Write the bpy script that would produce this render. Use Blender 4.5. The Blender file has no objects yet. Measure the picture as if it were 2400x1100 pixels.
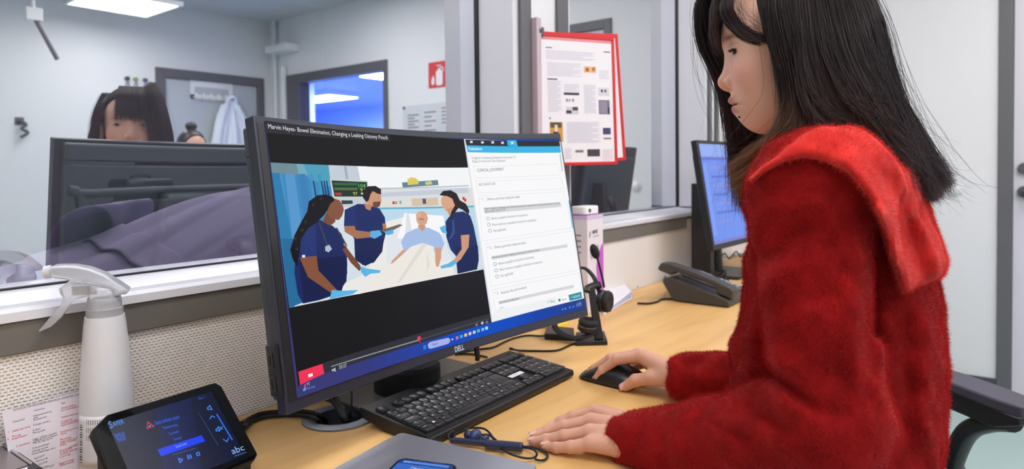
import bpy, bmesh, math, random
import numpy as np
from mathutils import Vector, Matrix, Euler
from mathutils.geometry import tessellate_polygon

random.seed(7); rng = np.random.default_rng(7)
C = bpy.context.scene.collection
R = math.radians
D = 0.74                      # height of the desk top
YG = 0.12                     # plane of the half-mirrored glass

# ------------------------------------------------------------------ camera
FPX, CXP, CYP = 1550.0, 1200.0, 435.48
_yaw, _pitch, _roll = R(51.93), R(1.5), R(-0.64)
CAM = np.array([0.0, -1.0379, D + 0.4074])
_F = np.array([math.sin(_yaw)*math.cos(_pitch), math.cos(_yaw)*math.cos(_pitch), -math.sin(_pitch)])
_R0 = np.array([math.cos(_yaw), -math.sin(_yaw), 0.0]); _U0 = np.cross(_R0, _F)
_R = math.cos(_roll)*_R0 + math.sin(_roll)*_U0
_U = -math.sin(_roll)*_R0 + math.cos(_roll)*_U0
def ray(px, py): return _F + _R*((px-CXP)/FPX) - _U*((py-CYP)/FPX)
def P(px, py, depth): return Vector(CAM + ray(px, py)*depth)             # point at a distance from the lens
def onp(px, py, ax, val):                                                # point on an axis-aligned plane
    d = ray(px, py); return Vector(CAM + d*((val-CAM[ax])/d[ax]))
def Z(px, py, h=0.0): return onp(px, py, 2, D+h)                         # point h above the desk top
def MIR(px, py, ax, val):                                                # room point whose mirror image shows there
    v = 2*YG-val if ax == 1 else val
    q = onp(px, py, ax, v); q.y = 2*YG-q.y; return q
cd = bpy.data.cameras.new('camera'); cam = bpy.data.objects.new('camera', cd); C.objects.link(cam)
M4 = Matrix.Identity(4)
for i in range(3):
    M4[i][0] = _R[i]; M4[i][1] = _U[i]; M4[i][2] = -_F[i]; M4[i][3] = CAM[i]
cam.matrix_world = M4
cd.sensor_width = 36.0; cd.lens = FPX/2400*36; cd.shift_y = (CYP-550)/2400
cd.clip_start = 0.02; cd.clip_end = 60
cd.dof.use_dof = True; cd.dof.focus_distance = 0.95; cd.dof.aperture_fstop = 5.6
bpy.context.scene.camera = cam

# ------------------------------------------------------------------ world, exposure
W = bpy.data.worlds.new('world'); bpy.context.scene.world = W; W.use_nodes = True
W.node_tree.nodes['Background'].inputs[0].default_value = (0.75, 0.8, 0.9, 1)
W.node_tree.nodes['Background'].inputs[1].default_value = 0.3
vs = bpy.context.scene.view_settings
vs.view_transform = 'Standard'; vs.look = 'None'; vs.exposure = 0.0; vs.gamma = 1.0; vs.use_curve_mapping = False
LAMP = 13.0                   # strength of the ceiling light diffusers
SIMLAMP = 26.0                 # strength of the unseen lamps added behind the glass

# ------------------------------------------------------------------ helpers
def lin(c):
    c = [x/255.0 for x in c[:3]]
    return tuple(x/12.92 if x <= 0.04045 else ((x+0.055)/1.055)**2.4 for x in c)
_mats = {}
def mat(name, rgb, rough=0.5, metal=0.0, spec=0.5, noise=None, bump=None, emit=None, estr=1.0, coat=0.0,
        sheen=0.0, trans=0.0, sss=0.0, sssr=(1, .3, .2), vcol=None, anis=None):
    """principled material; noise=(scale, amount) tints the colour, bump=(scale, strength, dist)"""
    m = bpy.data.materials.new(name); m.use_nodes = True; _mats[name] = m
    nt = m.node_tree; b = nt.nodes['Principled BSDF']; L = nt.links
    col = lin(rgb) + (1,)
    b.inputs['Base Color'].default_value = col
    b.inputs['Roughness'].default_value = rough; b.inputs['Metallic'].default_value = metal
    b.inputs['Specular IOR Level'].default_value = spec
    if coat: b.inputs['Coat Weight'].default_value = coat; b.inputs['Coat Roughness'].default_value = 0.08
    if sheen:
        b.inputs['Sheen Weight'].default_value = sheen; b.inputs['Sheen Roughness'].default_value = 0.4
        b.inputs['Sheen Tint'].default_value = tuple(min(1, x*1.5+0.25) for x in col[:3]) + (1,)
    if trans: b.inputs['Transmission Weight'].default_value = trans
    if sss:
        b.inputs['Subsurface Weight'].default_value = sss; b.inputs['Subsurface Radius'].default_value = sssr
        b.inputs['Subsurface Scale'].default_value = 0.006
    tc = nt.nodes.new('ShaderNodeTexCoord')
    src = None
    if vcol:
        a = nt.nodes.new('ShaderNodeVertexColor'); a.layer_name = vcol; src = a.outputs['Color']
        L.new(src, b.inputs['Base Color'])
    if noise:
        n = nt.nodes.new('ShaderNodeTexNoise'); n.inputs['Scale'].default_value = noise[0]; n.inputs['Detail'].default_value = 5
        L.new(tc.outputs['Object'], n.inputs['Vector'])
        mp = nt.nodes.new('ShaderNodeMapRange'); mp.inputs['To Min'].default_value = 1-noise[1]; mp.inputs['To Max'].default_value = 1+noise[1]
        mp.inputs['From Min'].default_value = .25; mp.inputs['From Max'].default_value = .75
        L.new(n.outputs['Fac'], mp.inputs['Value'])
        mx = nt.nodes.new('ShaderNodeMix'); mx.data_type = 'RGBA'; mx.blend_type = 'MULTIPLY'; mx.inputs['Factor'].default_value = 1
        if src: L.new(src, mx.inputs['A'])
        else: mx.inputs['A'].default_value = col
        L.new(mp.outputs['Result'], mx.inputs['B']); L.new(mx.outputs['Result'], b.inputs['Base Color'])
    if bump:
        n = nt.nodes.new('ShaderNodeTexNoise'); n.inputs['Scale'].default_value = bump[0]; n.inputs['Detail'].default_value = 4
        L.new(tc.outputs['Object'], n.inputs['Vector'])
        bp = nt.nodes.new('ShaderNodeBump'); bp.inputs['Strength'].default_value = bump[1]; bp.inputs['Distance'].default_value = bump[2]
        L.new(n.outputs['Fac'], bp.inputs['Height']); L.new(bp.outputs['Normal'], b.inputs['Normal'])
    if emit:
        b.inputs['Emission Color'].default_value = lin(emit) + (1,); b.inputs['Emission Strength'].default_value = estr
    return m

class MB:
    def __init__(s): s.v = []; s.f = []; s.m = []; s.mi = 0
    def add(s, vs_, fs, M=None):
        o = len(s.v)
        s.v += [tuple(M @ Vector(p)) if M is not None else tuple(p) for p in vs_]
        s.f += [tuple(i+o for i in f) for f in fs]; s.m += [s.mi]*len(fs)
        return s
    def box(s, lo, hi, M=None):
        x0, y0, z0 = lo; x1, y1, z1 = hi
        return s.add([(x0,y0,z0),(x1,y0,z0),(x1,y1,z0),(x0,y1,z0),(x0,y0,z1),(x1,y0,z1),(x1,y1,z1),(x0,y1,z1)],
                     [(0,3,2,1),(4,5,6,7),(0,1,5,4),(1,2,6,5),(2,3,7,6),(3,0,4,7)], M)
    def cbox(s, c, d, M=None):
        return s.box([c[i]-d[i]/2 for i in range(3)], [c[i]+d[i]/2 for i in range(3)], M)
    def tube(s, pts, r, n=10, cap=True, flat=1.0):
        pts = [Vector(p) for p in pts]; k = len(pts)
        rr = list(r) if hasattr(r, '__len__') else [r]*k
        t = [(pts[min(i+1,k-1)]-pts[max(i-1,0)]).normalized() for i in range(k)]
        up = Vector((0,0,1)) if abs(t[0].z) < .9 else Vector((1,0,0))
        a = t[0].cross(up).normalized(); o = len(s.v)
        for i in range(k):
            a = (a - t[i]*a.dot(t[i])).normalized(); b = t[i].cross(a)
            for j in range(n):
                g = 2*math.pi*j/n
                s.v.append(tuple(pts[i] + a*(rr[i]*math.cos(g)) + b*(rr[i]*flat*math.sin(g))))
        for i in range(k-1):
            for j in range(n):
                s.f.append((o+i*n+j, o+i*n+(j+1)%n, o+(i+1)*n+(j+1)%n, o+(i+1)*n+j)); s.m.append(s.mi)
        if cap:
            s.f.append(tuple(o+j for j in reversed(range(n)))); s.m.append(s.mi)
            s.f.append(tuple(o+(k-1)*n+j for j in range(n))); s.m.append(s.mi)
        return s
    def cyl(s, p0, p1, r0, r1=None, n=24): return s.tube([p0, p1], [r0, r0 if r1 is None else r1], n)
    def lathe(s, prof, n=32, M=None, sx=1.0, sy=1.0):
        vs_ = []; fs = []; k = len(prof)
        for r, z in prof:
            for j in range(n):
                g = 2*math.pi*j/n; vs_.append((r*math.cos(g)*sx, r*math.sin(g)*sy, z))
        for i in range(k-1):
            for j in range(n): fs.append((i*n+j, i*n+(j+1)%n, (i+1)*n+(j+1)%n, (i+1)*n+j))
        fs.append(tuple(reversed(range(n)))); fs.append(tuple((k-1)*n+j for j in range(n)))
        return s.add(vs_, fs, M)
    def prism(s, poly, z0, z1, M=None):
        n = len(poly)
        if sum(poly[i][0]*poly[(i+1)%n][1]-poly[(i+1)%n][0]*poly[i][1] for i in range(n)) < 0: poly = poly[::-1]
        vs_ = [(x,y,z0) for x,y in poly]+[(x,y,z1) for x,y in poly]
        fs = [tuple(reversed(range(n))), tuple(range(n,2*n))]+[(i,(i+1)%n,n+(i+1)%n,n+i) for i in range(n)]
        return s.add(vs_, fs, M)
    def grid(s, fn, nu, nv, M=None):
        vs_ = [fn(i/nu, j/nv) for j in range(nv+1) for i in range(nu+1)]
        fs = [(j*(nu+1)+i, j*(nu+1)+i+1, (j+1)*(nu+1)+i+1, (j+1)*(nu+1)+i) for j in range(nv) for i in range(nu)]
        return s.add(vs_, fs, M)
    def ell(s, c, r, n=24, k=14, M=None):
        T = Matrix.Translation(Vector(c)) if M is None else M @ Matrix.Translation(Vector(c))
        pr = [(max(1e-5, math.sin(math.pi*i/k)), -math.cos(math.pi*i/k)) for i in range(k+1)]
        S = Matrix.Diagonal((r[0], r[1], r[2], 1))
        return s.lathe(pr, n, T @ S)
    def build(s, name, mats, parent=None, bevel=0.0, seg=2, smooth=True, ang=38, solid=0.0, sub=0):
        me = bpy.data.meshes.new(name); me.from_pydata(s.v, [], s.f)
        if not isinstance(mats, (list, tuple)): mats = [mats]
        for m in mats: me.materials.append(m)
        if len(mats) > 1: me.polygons.foreach_set('material_index', s.m)
        me.validate(); me.update()
        bm = bmesh.new(); bm.from_mesh(me); bmesh.ops.recalc_face_normals(bm, faces=bm.faces); bm.to_mesh(me); bm.free()
        return link(name, me, parent, bevel, seg, smooth, ang, solid, sub)
_world_kids = {}
def set_parent(o, parent):
    if parent is None: return
    o.parent = parent
    if parent.name in _world_kids: o.matrix_parent_inverse = _world_kids[parent.name]
def wthing(name, label, cat, loc, group=None):
    """a thing whose parts are modelled in room coordinates; its Empty still stands at its base"""
    o = thing(name, label, cat, loc, 0, group); _world_kids[o.name] = Matrix.Translation(-Vector(loc)); return o
def link(name, me, parent=None, bevel=0.0, seg=2, smooth=True, ang=38, solid=0.0, sub=0):
    if smooth:
        me.shade_smooth()
        if ang < 179: me.set_sharp_from_angle(angle=R(ang))
    o = bpy.data.objects.new(name, me); C.objects.link(o)
    set_parent(o, parent)
    if solid:
        q = o.modifiers.new('solid', 'SOLIDIFY'); q.thickness = solid; q.offset = 0
    if sub:
        q = o.modifiers.new('sub', 'SUBSURF'); q.levels = sub; q.render_levels = sub
    if bevel:
        q = o.modifiers.new('bevel', 'BEVEL'); q.width = bevel; q.segments = seg; q.limit_method = 'ANGLE'; q.angle_limit = R(30)
    return o
def tag(o, label=None, cat=None, group=None, kind=None):
    if label: o['label'] = label
    if cat: o['category'] = cat
    if group: o['group'] = group
    if kind: o['kind'] = kind
    return o
def thing(name, label, cat, loc=(0,0,0), rz=0.0, group=None, rot=None):
    o = bpy.data.objects.new(name, None); C.objects.link(o); o.empty_display_size = .05
    o.location = loc; o.rotation_euler = rot if rot else (0,0,rz)
    return tag(o, label, cat, group)
def struct(name, o=None, loc=(0,0,0)):
    if o is None:
        o = bpy.data.objects.new(name, None); C.objects.link(o); o.location = loc
    o['kind'] = 'structure'; return o
def copy_tree(o, parent=None):
    c = o.copy(); C.objects.link(c)
    if parent is not None: c.parent = parent
    for ch in list(o.children): copy_tree(ch, c)
    return c
def spline(pts, n=10, closed=False):
    pts = [Vector(p) for p in pts]; out = []; k = len(pts)
    rngk = range(k if closed else k-1)
    for i in rngk:
        g = (lambda j: pts[j % k]) if closed else (lambda j: pts[max(0, min(k-1, j))])
        a, b, c_, d = g(i-1), g(i), g(i+1), g(i+2)
        for q in range(n):
            t = q/n
            out.append(.5*((2*b)+(c_-a)*t+(2*a-5*b+4*c_-d)*t*t+(3*b-a-3*c_+d)*t**3))
    if not closed: out.append(pts[-1])
    return out
def rrect(w, h, r, n=5, cx=0, cy=0):
    out = []
    for sx, sy, a in ((1,1,0),(-1,1,90),(-1,-1,180),(1,-1,270)):
        for i in range(n+1):
            g = R(a+90*i/n); out.append((cx+sx*(w/2-r)+r*math.cos(g), cy+sy*(h/2-r)+r*math.sin(g)))
    return out
def aim(o, ex, ez=(0,0,1)):
    """matrix with local x along ex, z near ez, origin o"""
    x = Vector(ex).normalized(); z = Vector(ez); z = (z - x*z.dot(x)).normalized(); y = z.cross(x)
    m = Matrix.Identity(4)
    for i in range(3): m[i][0] = x[i]; m[i][1] = y[i]; m[i][2] = z[i]; m[i][3] = o[i]
    return m

# ---- text as flat geometry
_txt = {}
def text_geo(s, bold=False):
    """triangulated lettering, normalised: baseline y=0, x from 0, cap height 1"""
    if (s, bold) in _txt: return _txt[(s, bold)]
    cu = bpy.data.curves.new('lettering', 'FONT'); cu.body = s; cu.size = 1.0; cu.resolution_u = 2
    if bold: cu.offset = 0.016
    o = bpy.data.objects.new('lettering', cu); C.objects.link(o)
    dg = bpy.context.evaluated_depsgraph_get(); ev = o.evaluated_get(dg); me = ev.to_mesh()
    v = np.array([w.co[:2] for w in me.vertices]) if len(me.vertices) else np.zeros((0,2))
    f = [tuple(p.vertices) for p in me.polygons]
    ev.to_mesh_clear(); bpy.data.objects.remove(o); bpy.data.curves.remove(cu)
    if len(v): v = (v - np.array([v[:,0].min(), 0]))/0.69
    _txt[(s, bold)] = (v, f); return v, f
def put_text(mb, s, p0, ex, ey, width=None, height=None, align=0, bold=False):
    """lettering on the plane p0 + x*ex + y*ey"""
    v, f = text_geo(s, bold)
    if not len(v): return
    w = v[:,0].max()
    h = height if height else width/w
    sx = width/w if width else h
    p0, ex, ey = Vector(p0), Vector(ex), Vector(ey)
    x0 = -align*w*sx
    mb.add([tuple(p0+ex*(x0+a*sx)+ey*(b*h)) for a, b in v], f)

# ---- smooth solids from distance fields
def smin(a, b, k):
    h = np.clip(.5+.5*(b-a)/k, 0, 1); return b*(1-h)+a*h-k*h*(1-h)
def smax(a, b, k): return -smin(-a, -b, k)
def sd_cap(p, a, b, ra, rb=None):
    a = np.asarray(a, float); b = np.asarray(b, float); rb = ra if rb is None else rb
    d = b-a; t = np.clip(((p-a) @ d)/max(d @ d, 1e-12), 0, 1)
    return np.linalg.norm(p-a-t[...,None]*d, axis=-1)-(ra+(rb-ra)*t)
def sd_ell(p, c, r, M=None):
    q = p-np.asarray(c, float)
    if M is not None: q = q @ M
    q = q/np.asarray(r, float); n = np.linalg.norm(q, axis=-1)
    return (n-1)*min(r)*.6+ (n-1)*np.mean(r)*.4
def surface_net(fn, lo, hi, h):
    lo = np.asarray(lo, float); n = np.maximum(2, np.ceil((np.asarray(hi)-lo)/h).astype(int)+1)
    ax = [lo[i]+h*np.arange(n[i]) for i in range(3)]
    F = np.empty(tuple(n), np.float32)
    st = max(1, int(400000/(n[1]*n[2])))
    for i in range(0, n[0], st):
        g = np.stack(np.meshgrid(ax[0][i:i+st], ax[1], ax[2], indexing='ij'), -1); F[i:i+st] = fn(g)
    S = F < 0; cs = tuple(k-1 for k in n)
    num = np.zeros(cs, np.float32); acc = np.zeros(cs+(3,), np.float32)
    for a in range(3):
        for d1 in (0,1):
            for d2 in (0,1):
                o = [0,0,0]; o[(a+1)%3] = d1; o[(a+2)%3] = d2
                s0 = tuple(slice(o[k], o[k]+cs[k]) for k in range(3)); o2 = list(o); o2[a] += 1
                s1 = tuple(slice(o2[k], o2[k]+cs[k]) for k in range(3))
                x = S[s0] != S[s1]; f0, f1 = F[s0], F[s1]
                t = np.where(x, f0/np.where(x, f0-f1, 1), 0)
                num += x
                for k in range(3): acc[...,k] += x*(o[k] + (t if k == a else 0))
    idx = -np.ones(cs, np.int64); mk = num > 0; cnt = int(mk.sum()); idx[mk] = np.arange(cnt)
    base = np.stack(np.nonzero(mk), -1)
    V = (base+acc[mk]/num[mk][:,None])*h+lo
    Q = []
    for a in range(3):
        b, c = (a+1)%3, (a+2)%3
        sl0 = [slice(None)]*3; sl1 = [slice(None)]*3; sl0[a] = slice(0,-1); sl1[a] = slice(1,None)
        x = S[tuple(sl0)] != S[tuple(sl1)]
        e = np.stack(np.nonzero(x), -1)
        e = e[(e[:,b] > 0)&(e[:,c] > 0)&(e[:,b] < n[b]-1)&(e[:,c] < n[c]-1)]
        q = []
        for db, dc in ((-1,-1),(0,-1),(0,0),(-1,0)):
            k = e.copy(); k[:,b] += db; k[:,c] += dc; q.append(idx[k[:,0],k[:,1],k[:,2]])
        q = np.stack(q, -1); flip = ~S[e[:,0],e[:,1],e[:,2]]
        q[flip] = q[flip][:,::-1]; Q.append(q)
    return V, np.concatenate(Q)
def np_mesh(name, V, Q):
    me = bpy.data.meshes.new(name); me.vertices.add(len(V)); me.vertices.foreach_set('co', np.asarray(V, np.float32).ravel())
    k = Q.shape[1]; me.loops.add(len(Q)*k); me.loops.foreach_set('vertex_index', Q.astype(np.int32).ravel())
    me.polygons.add(len(Q)); me.polygons.foreach_set('loop_start', np.arange(0, len(Q)*k, k, dtype=np.int32))
    me.update(calc_edges=True); me.validate(); return me
def sdf_obj(name, fn, lo, hi, h, m, parent=None):
    V, Q = surface_net(fn, lo, hi, h); me = np_mesh(name, V, Q)
    for x in (m if isinstance(m, (list, tuple)) else [m]): me.materials.append(x)
    return link(name, me, parent, ang=180)
def strands(name, pts, radii, m, parent=None):
    """pts: (n, k, 3) array -> one curves object"""
    n, k = pts.shape[:2]; hc = bpy.data.hair_curves.new(name); hc.add_curves([k]*n)
    hc.position_data.foreach_set('vector', np.asarray(pts, np.float32).ravel())
    at = hc.attributes.get('radius') or hc.attributes.new('radius', 'FLOAT', 'POINT')
    at.data.foreach_set('value', np.asarray(radii, np.float32).ravel())
    hc.materials.append(m); o = bpy.data.objects.new(name, hc); C.objects.link(o)
    set_parent(o, parent)
    return o
# ------------------------------------------------------------------ materials of the room
M_wall = mat('wall_paint', (226, 228, 232), .75, noise=(1.3, .02))
M_wallB = mat('panel_white', (228, 229, 234), .6, noise=(.8, .015))
M_ceil = mat('ceiling_paint', (205, 207, 214), .85)
M_floor = mat('vinyl_floor', (168, 192, 192), .45, noise=(2.5, .05))
M_grey = mat('grey_trim', (98, 98, 103), .5)
M_dgrey = mat('dark_grey_trim', (84, 84, 90), .5)
M_base = mat('skirting', (70, 76, 82), .5)
M_band = mat('taupe_band', (112, 108, 103), .55, noise=(6, .04))
M_alu = mat('white_frame', (222, 223, 231), .3)
M_seal = mat('black_seal', (22, 24, 28), .5)
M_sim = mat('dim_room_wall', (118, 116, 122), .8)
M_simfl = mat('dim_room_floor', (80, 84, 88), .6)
M_doorl = mat('door_leaf', (216, 213, 224), .45)
M_doorg = mat('blue_grey_door', (186, 192, 200), .5)
M_black = mat('black_plastic', (24, 25, 28), .42, noise=(40, .05))
M_blackm = mat('matte_black', (18, 18, 20), .7)
M_dkpl = mat('charcoal_plastic', (48, 48, 52), .5)
M_white = mat('white_plastic', (236, 236, 238), .4)
M_paper = mat('white_paper', (236, 234, 240), .8)
M_red = mat('sign_red', (212, 28, 38), .4)
M_chrome = mat('brushed_metal', (190, 190, 196), .3, metal=1.0)

def weave():
    """cream glass-fibre covering: rows of short pits, every second row shifted"""
    m = bpy.data.materials.new('woven_wallcovering'); m.use_nodes = True
    nt = m.node_tree; b = nt.nodes['Principled BSDF']; L = nt.links
    def node(t, **k):
        n = nt.nodes.new(t)
        for a, v in k.items(): setattr(n, a, v)
        return n
    def mth(op, x, y=None, z=None):
        n = node('ShaderNodeMath', operation=op)
        for i, v in enumerate((x, y, z)):
            if v is None: continue
            if isinstance(v, (int, float)): n.inputs[i].default_value = v
            else: L.new(v, n.inputs[i])
        return n.outputs[0]
    tc = node('ShaderNodeTexCoord'); nz = node('ShaderNodeTexNoise'); nz.inputs['Scale'].default_value = 70; nz.inputs['Detail'].default_value = 3
    L.new(tc.outputs['Object'], nz.inputs['Vector'])
    mx = node('ShaderNodeMix', data_type='VECTOR'); mx.inputs['Factor'].default_value = .0022
    L.new(tc.outputs['Object'], mx.inputs['A']); L.new(nz.outputs['Color'], mx.inputs['B'])
    sp = node('ShaderNodeSeparateXYZ'); L.new(mx.outputs['Result'], sp.inputs[0])
    zr = mth('MULTIPLY', sp.outputs['Z'], 1/.0044); row = mth('FLOOR', zr); par = mth('MULTIPLY', mth('MODULO', row, 2.0), .5)
    xr = mth('ADD', mth('MULTIPLY', sp.outputs['X'], 1/.0068), par)
    sz = mth('ABSOLUTE', mth('SUBTRACT', mth('FRACT', zr), .5)); sx = mth('ABSOLUTE', mth('SUBTRACT', mth('FRACT', xr), .5))
    def mr(v, a, c):
        n = node('ShaderNodeMapRange', interpolation_type='SMOOTHSTEP'); n.inputs['From Min'].default_value = a; n.inputs['From Max'].default_value = c
        L.new(v, n.inputs['Value']); return n.outputs['Result']
    pit = mth('MULTIPLY', mr(sz, .30, .05), mr(sx, .40, .20))
    hgt = mth('ADD', mth('MULTIPLY', pit, -1.0), mth('MULTIPLY', nz.outputs['Fac'], .7))
    bp = node('ShaderNodeBump'); bp.inputs['Strength'].default_value = .75; bp.inputs['Distance'].default_value = .0012
    L.new(hgt, bp.inputs['Height']); L.new(bp.outputs['Normal'], b.inputs['Normal'])
    cr = node('ShaderNodeMix', data_type='RGBA'); cr.inputs['A'].default_value = lin((246, 241, 238))+(1,); cr.inputs['B'].default_value = lin((196, 186, 178))+(1,)  # pits tinted darker too, painting the shade inside them
    L.new(pit, cr.inputs['Factor']); L.new(cr.outputs['Result'], b.inputs['Base Color']); b.inputs['Roughness'].default_value = .8
    return m
M_weave = weave()

def wood():
    m = bpy.data.materials.new('birch_laminate'); m.use_nodes = True
    nt = m.node_tree; b = nt.nodes['Principled BSDF']; L = nt.links
    tc = nt.nodes.new('ShaderNodeTexCoord'); mp = nt.nodes.new('ShaderNodeMapping')
    mp.inputs['Scale'].default_value = (.9, 9, 9); L.new(tc.outputs['Object'], mp.inputs['Vector'])
    n = nt.nodes.new('ShaderNodeTexNoise'); n.inputs['Scale'].default_value = 2.2; n.inputs['Detail'].default_value = 7; n.inputs['Distortion'].default_value = .6
    L.new(mp.outputs['Vector'], n.inputs['Vector'])
    r = nt.nodes.new('ShaderNodeValToRGB'); e = r.color_ramp.elements
    e[0].position = .3; e[0].color = lin((212, 166, 102))+(1,); e[1].position = .62; e[1].color = lin((231, 187, 122))+(1,)
    q = r.color_ramp.elements.new(.45); q.color = lin((224, 178, 113))+(1,)
    L.new(n.outputs['Fac'], r.inputs['Fac']); L.new(r.outputs['Color'], b.inputs['Base Color'])
    b.inputs['Roughness'].default_value = .38; b.inputs['Specular IOR Level'].default_value = .4
    bp = nt.nodes.new('ShaderNodeBump'); bp.inputs['Strength'].default_value = .05; bp.inputs['Distance'].default_value = .0006
    L.new(n.outputs['Fac'], bp.inputs['Height']); L.new(bp.outputs['Normal'], b.inputs['Normal'])
    return m
M_wood = wood()

def mirror_glass():
    m = bpy.data.materials.new('half_mirrored_glass'); m.use_nodes = True
    nt = m.node_tree; nt.nodes.remove(nt.nodes['Principled BSDF']); out = nt.nodes['Material Output']
    g = nt.nodes.new('ShaderNodeBsdfGlossy'); g.inputs['Roughness'].default_value = 0.0; g.inputs['Color'].default_value = (.90, .94, .97, 1)
    t = nt.nodes.new('ShaderNodeBsdfTransparent'); t.inputs['Color'].default_value = (.88, .88, .92, 1)
    x = nt.nodes.new('ShaderNodeMixShader'); x.inputs['Fac'].default_value = .26
    nt.links.new(g.outputs[0], x.inputs[1]); nt.links.new(t.outputs[0], x.inputs[2]); nt.links.new(x.outputs[0], out.inputs['Surface'])
    return m
M_glass = mirror_glass()
def emitter(name, rgb, s):
    m = bpy.data.materials.new(name); m.use_nodes = True; nt = m.node_tree
    nt.nodes.remove(nt.nodes['Principled BSDF']); e = nt.nodes.new('ShaderNodeEmission')
    e.inputs['Color'].default_value = lin(rgb)+(1,); e.inputs['Strength'].default_value = s
    nt.links.new(e.outputs[0], nt.nodes['Material Output'].inputs['Surface']); return m
M_lamp = emitter('lamp_diffuser', (255, 250, 246), LAMP)
M_lamps = emitter('added_lamp_diffuser', (250, 244, 255), SIMLAMP)

# ------------------------------------------------------------------ room shell
XB, YA, XL, H = 3.9, -4.95, -2.6, 2.68
def slab(name, lo, hi, m, **k):
    return struct(name, MB().box(lo, hi).build(name, m, **k))
slab('floor', (XL-.1, YA-.1, -.1), (XB+.1, .2, 0), M_floor)
slab('ceiling', (XL-.1, YA-.1, H), (XB+.1, .2, H+.1), M_ceil)
slab('wall_left', (XL-.1, YA, 0), (XL, .2, H), M_wall)
DL, DR = -2.13, -.918          # door in the right wall
WL, WR, WZ0, WZ1 = -4.68, -3.137, .95, 2.11
wr = MB()
wr.box((XB, DR, 0), (XB+.1, .2, H)); wr.box((XB, DL, 2.14), (XB+.1, DR, H)); wr.box((XB, WR, 0), (XB+.1, DL, H))
wr.box((XB, WL, 0), (XB+.1, WR, WZ0)); wr.box((XB, WL, WZ1), (XB+.1, WR, H)); wr.box((XB, YA, 0), (XB+.1, WL, H))
struct('wall_right', wr.build('wall_right', M_wallB))
AL, AR, AZ = 2.741, 3.813, 2.10
wb = MB(); wb.box((XL-.1, YA-.1, 0), (AL, YA, H)); wb.box((AL, YA-.1, AZ), (AR, YA, H)); wb.box((AR, YA-.1, 0), (XB+.1, YA, H))
struct('wall_back', wb.build('wall_back', M_wall))
# window wall: woven covering below, two openings above
X0, X1, X2, X3 = -1.6, 1.356, 1.581, 2.62
ZS, ZH = .957, 2.05
wf = MB(); wf.box((XL, 0, 0), (XB, .2, .945)); wf.mi = 1
wf.box((XL, 0, .945), (X0, .2, H)); wf.box((X3, 0, .945), (XB, .2, H)); wf.box((X0, 0, ZH), (X3, .2, H)); wf.box((X1, 0, .945), (X2, .2, ZH))
struct('wall_front', wf.build('wall_front', [M_weave, M_wall]))
slab('trim_1', (XL, -.007, .913), (2.40, -.0005, ZS-.001), M_band, bevel=.002)
slab('baseboard_right', (XB-.012, DR, 0), (XB-.0005, -.001, .113), M_base)
slab('baseboard_back', (XL, YA+.0005, 0), (AL-.08, YA+.012, .1), M_base)
slab('baseboard_right_far', (XB-.012, WL-.2, 0), (XB-.0005, DL-.06, .113), M_base)
# dark strip in the corner of the back wall, seen at the far left of the mirror image
slab('trim_2', (1.38, YA+.0005, 0), (1.50, YA+.03, 2.2), M_dgrey)

def window(n, xa, xb):
    w = struct('window_%d' % n, loc=((xa+xb)/2, YG, 0)); _world_kids[w.name] = Matrix.Translation((-(xa+xb)/2, -YG, 0))
    # stepped sill profile running along x
    prof = [(-.012, ZS), (.15, ZS), (.15, .981), (YG-.004, .9805), (YG-.02, .976), (.045, .975), (.036, .9715), (.030, .9715), (.022, .9745), (-.004, .9735), (-.0115, .969)]
    s = MB(); k = len(prof)
    s.add([(xa, y, z) for y, z in prof]+[(xb, y, z) for y, z in prof],
          [tuple(range(k)), tuple(reversed(range(k, 2*k)))]+[(i, k+i, k+(i+1) % k, (i+1) % k) for i in range(k)])
    s.build('window_sill', M_alu, w, ang=25)
    f = MB()
    for x0, x1 in ((xa, xa+.02), (xb-.02, xb)): f.box((x0, 0.0, .981), (x1, .16, ZH))
    f.box((xa+.02, 0, ZH-.02), (xb-.02, .16, ZH)); f.build('window_frame', M_alu, w, bevel=.002)
    t = MB()
    for x0, x1 in ((xa-.002, xa+.046), (xb-.046, xb+.002)):
        if n == 1 and x0 < 0: continue
    g = MB()
    for x0, x1 in ((xa+.02, xa+.026), (xb-.026, xb-.02)): g.box((x0, YG-.006, .982), (x1, YG+.006, ZH-.02))
    g.box((xa+.026, YG-.005, .9805), (xb-.026, YG+.005, .983)); g.build('glazing_seal', M_seal, w)
    p = MB().add([(xa+.026, YG, .983), (xb-.026, YG, .983), (xb-.026, YG, ZH-.02), (xa+.026, YG, ZH-.02)], [(0,1,2,3)])
    p.build('glass_pane', M_glass, w, smooth=False)
    return w
window(1, X0, X1); window(2, X2, X3)
# grey cover strips on the post between the windows and at the right jamb
for i, (a, b) in enumerate(((X1+.001, X1+.047), (X2-.054, X2-.001), (X3+.001, X3+.03), (X3+.075, X3+.105))):
    slab('trim_%d' % (3+i), (a, -.010, .981 if i < 2 else .96), (b, -.0005, ZH), M_grey, bevel=.0015)

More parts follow.
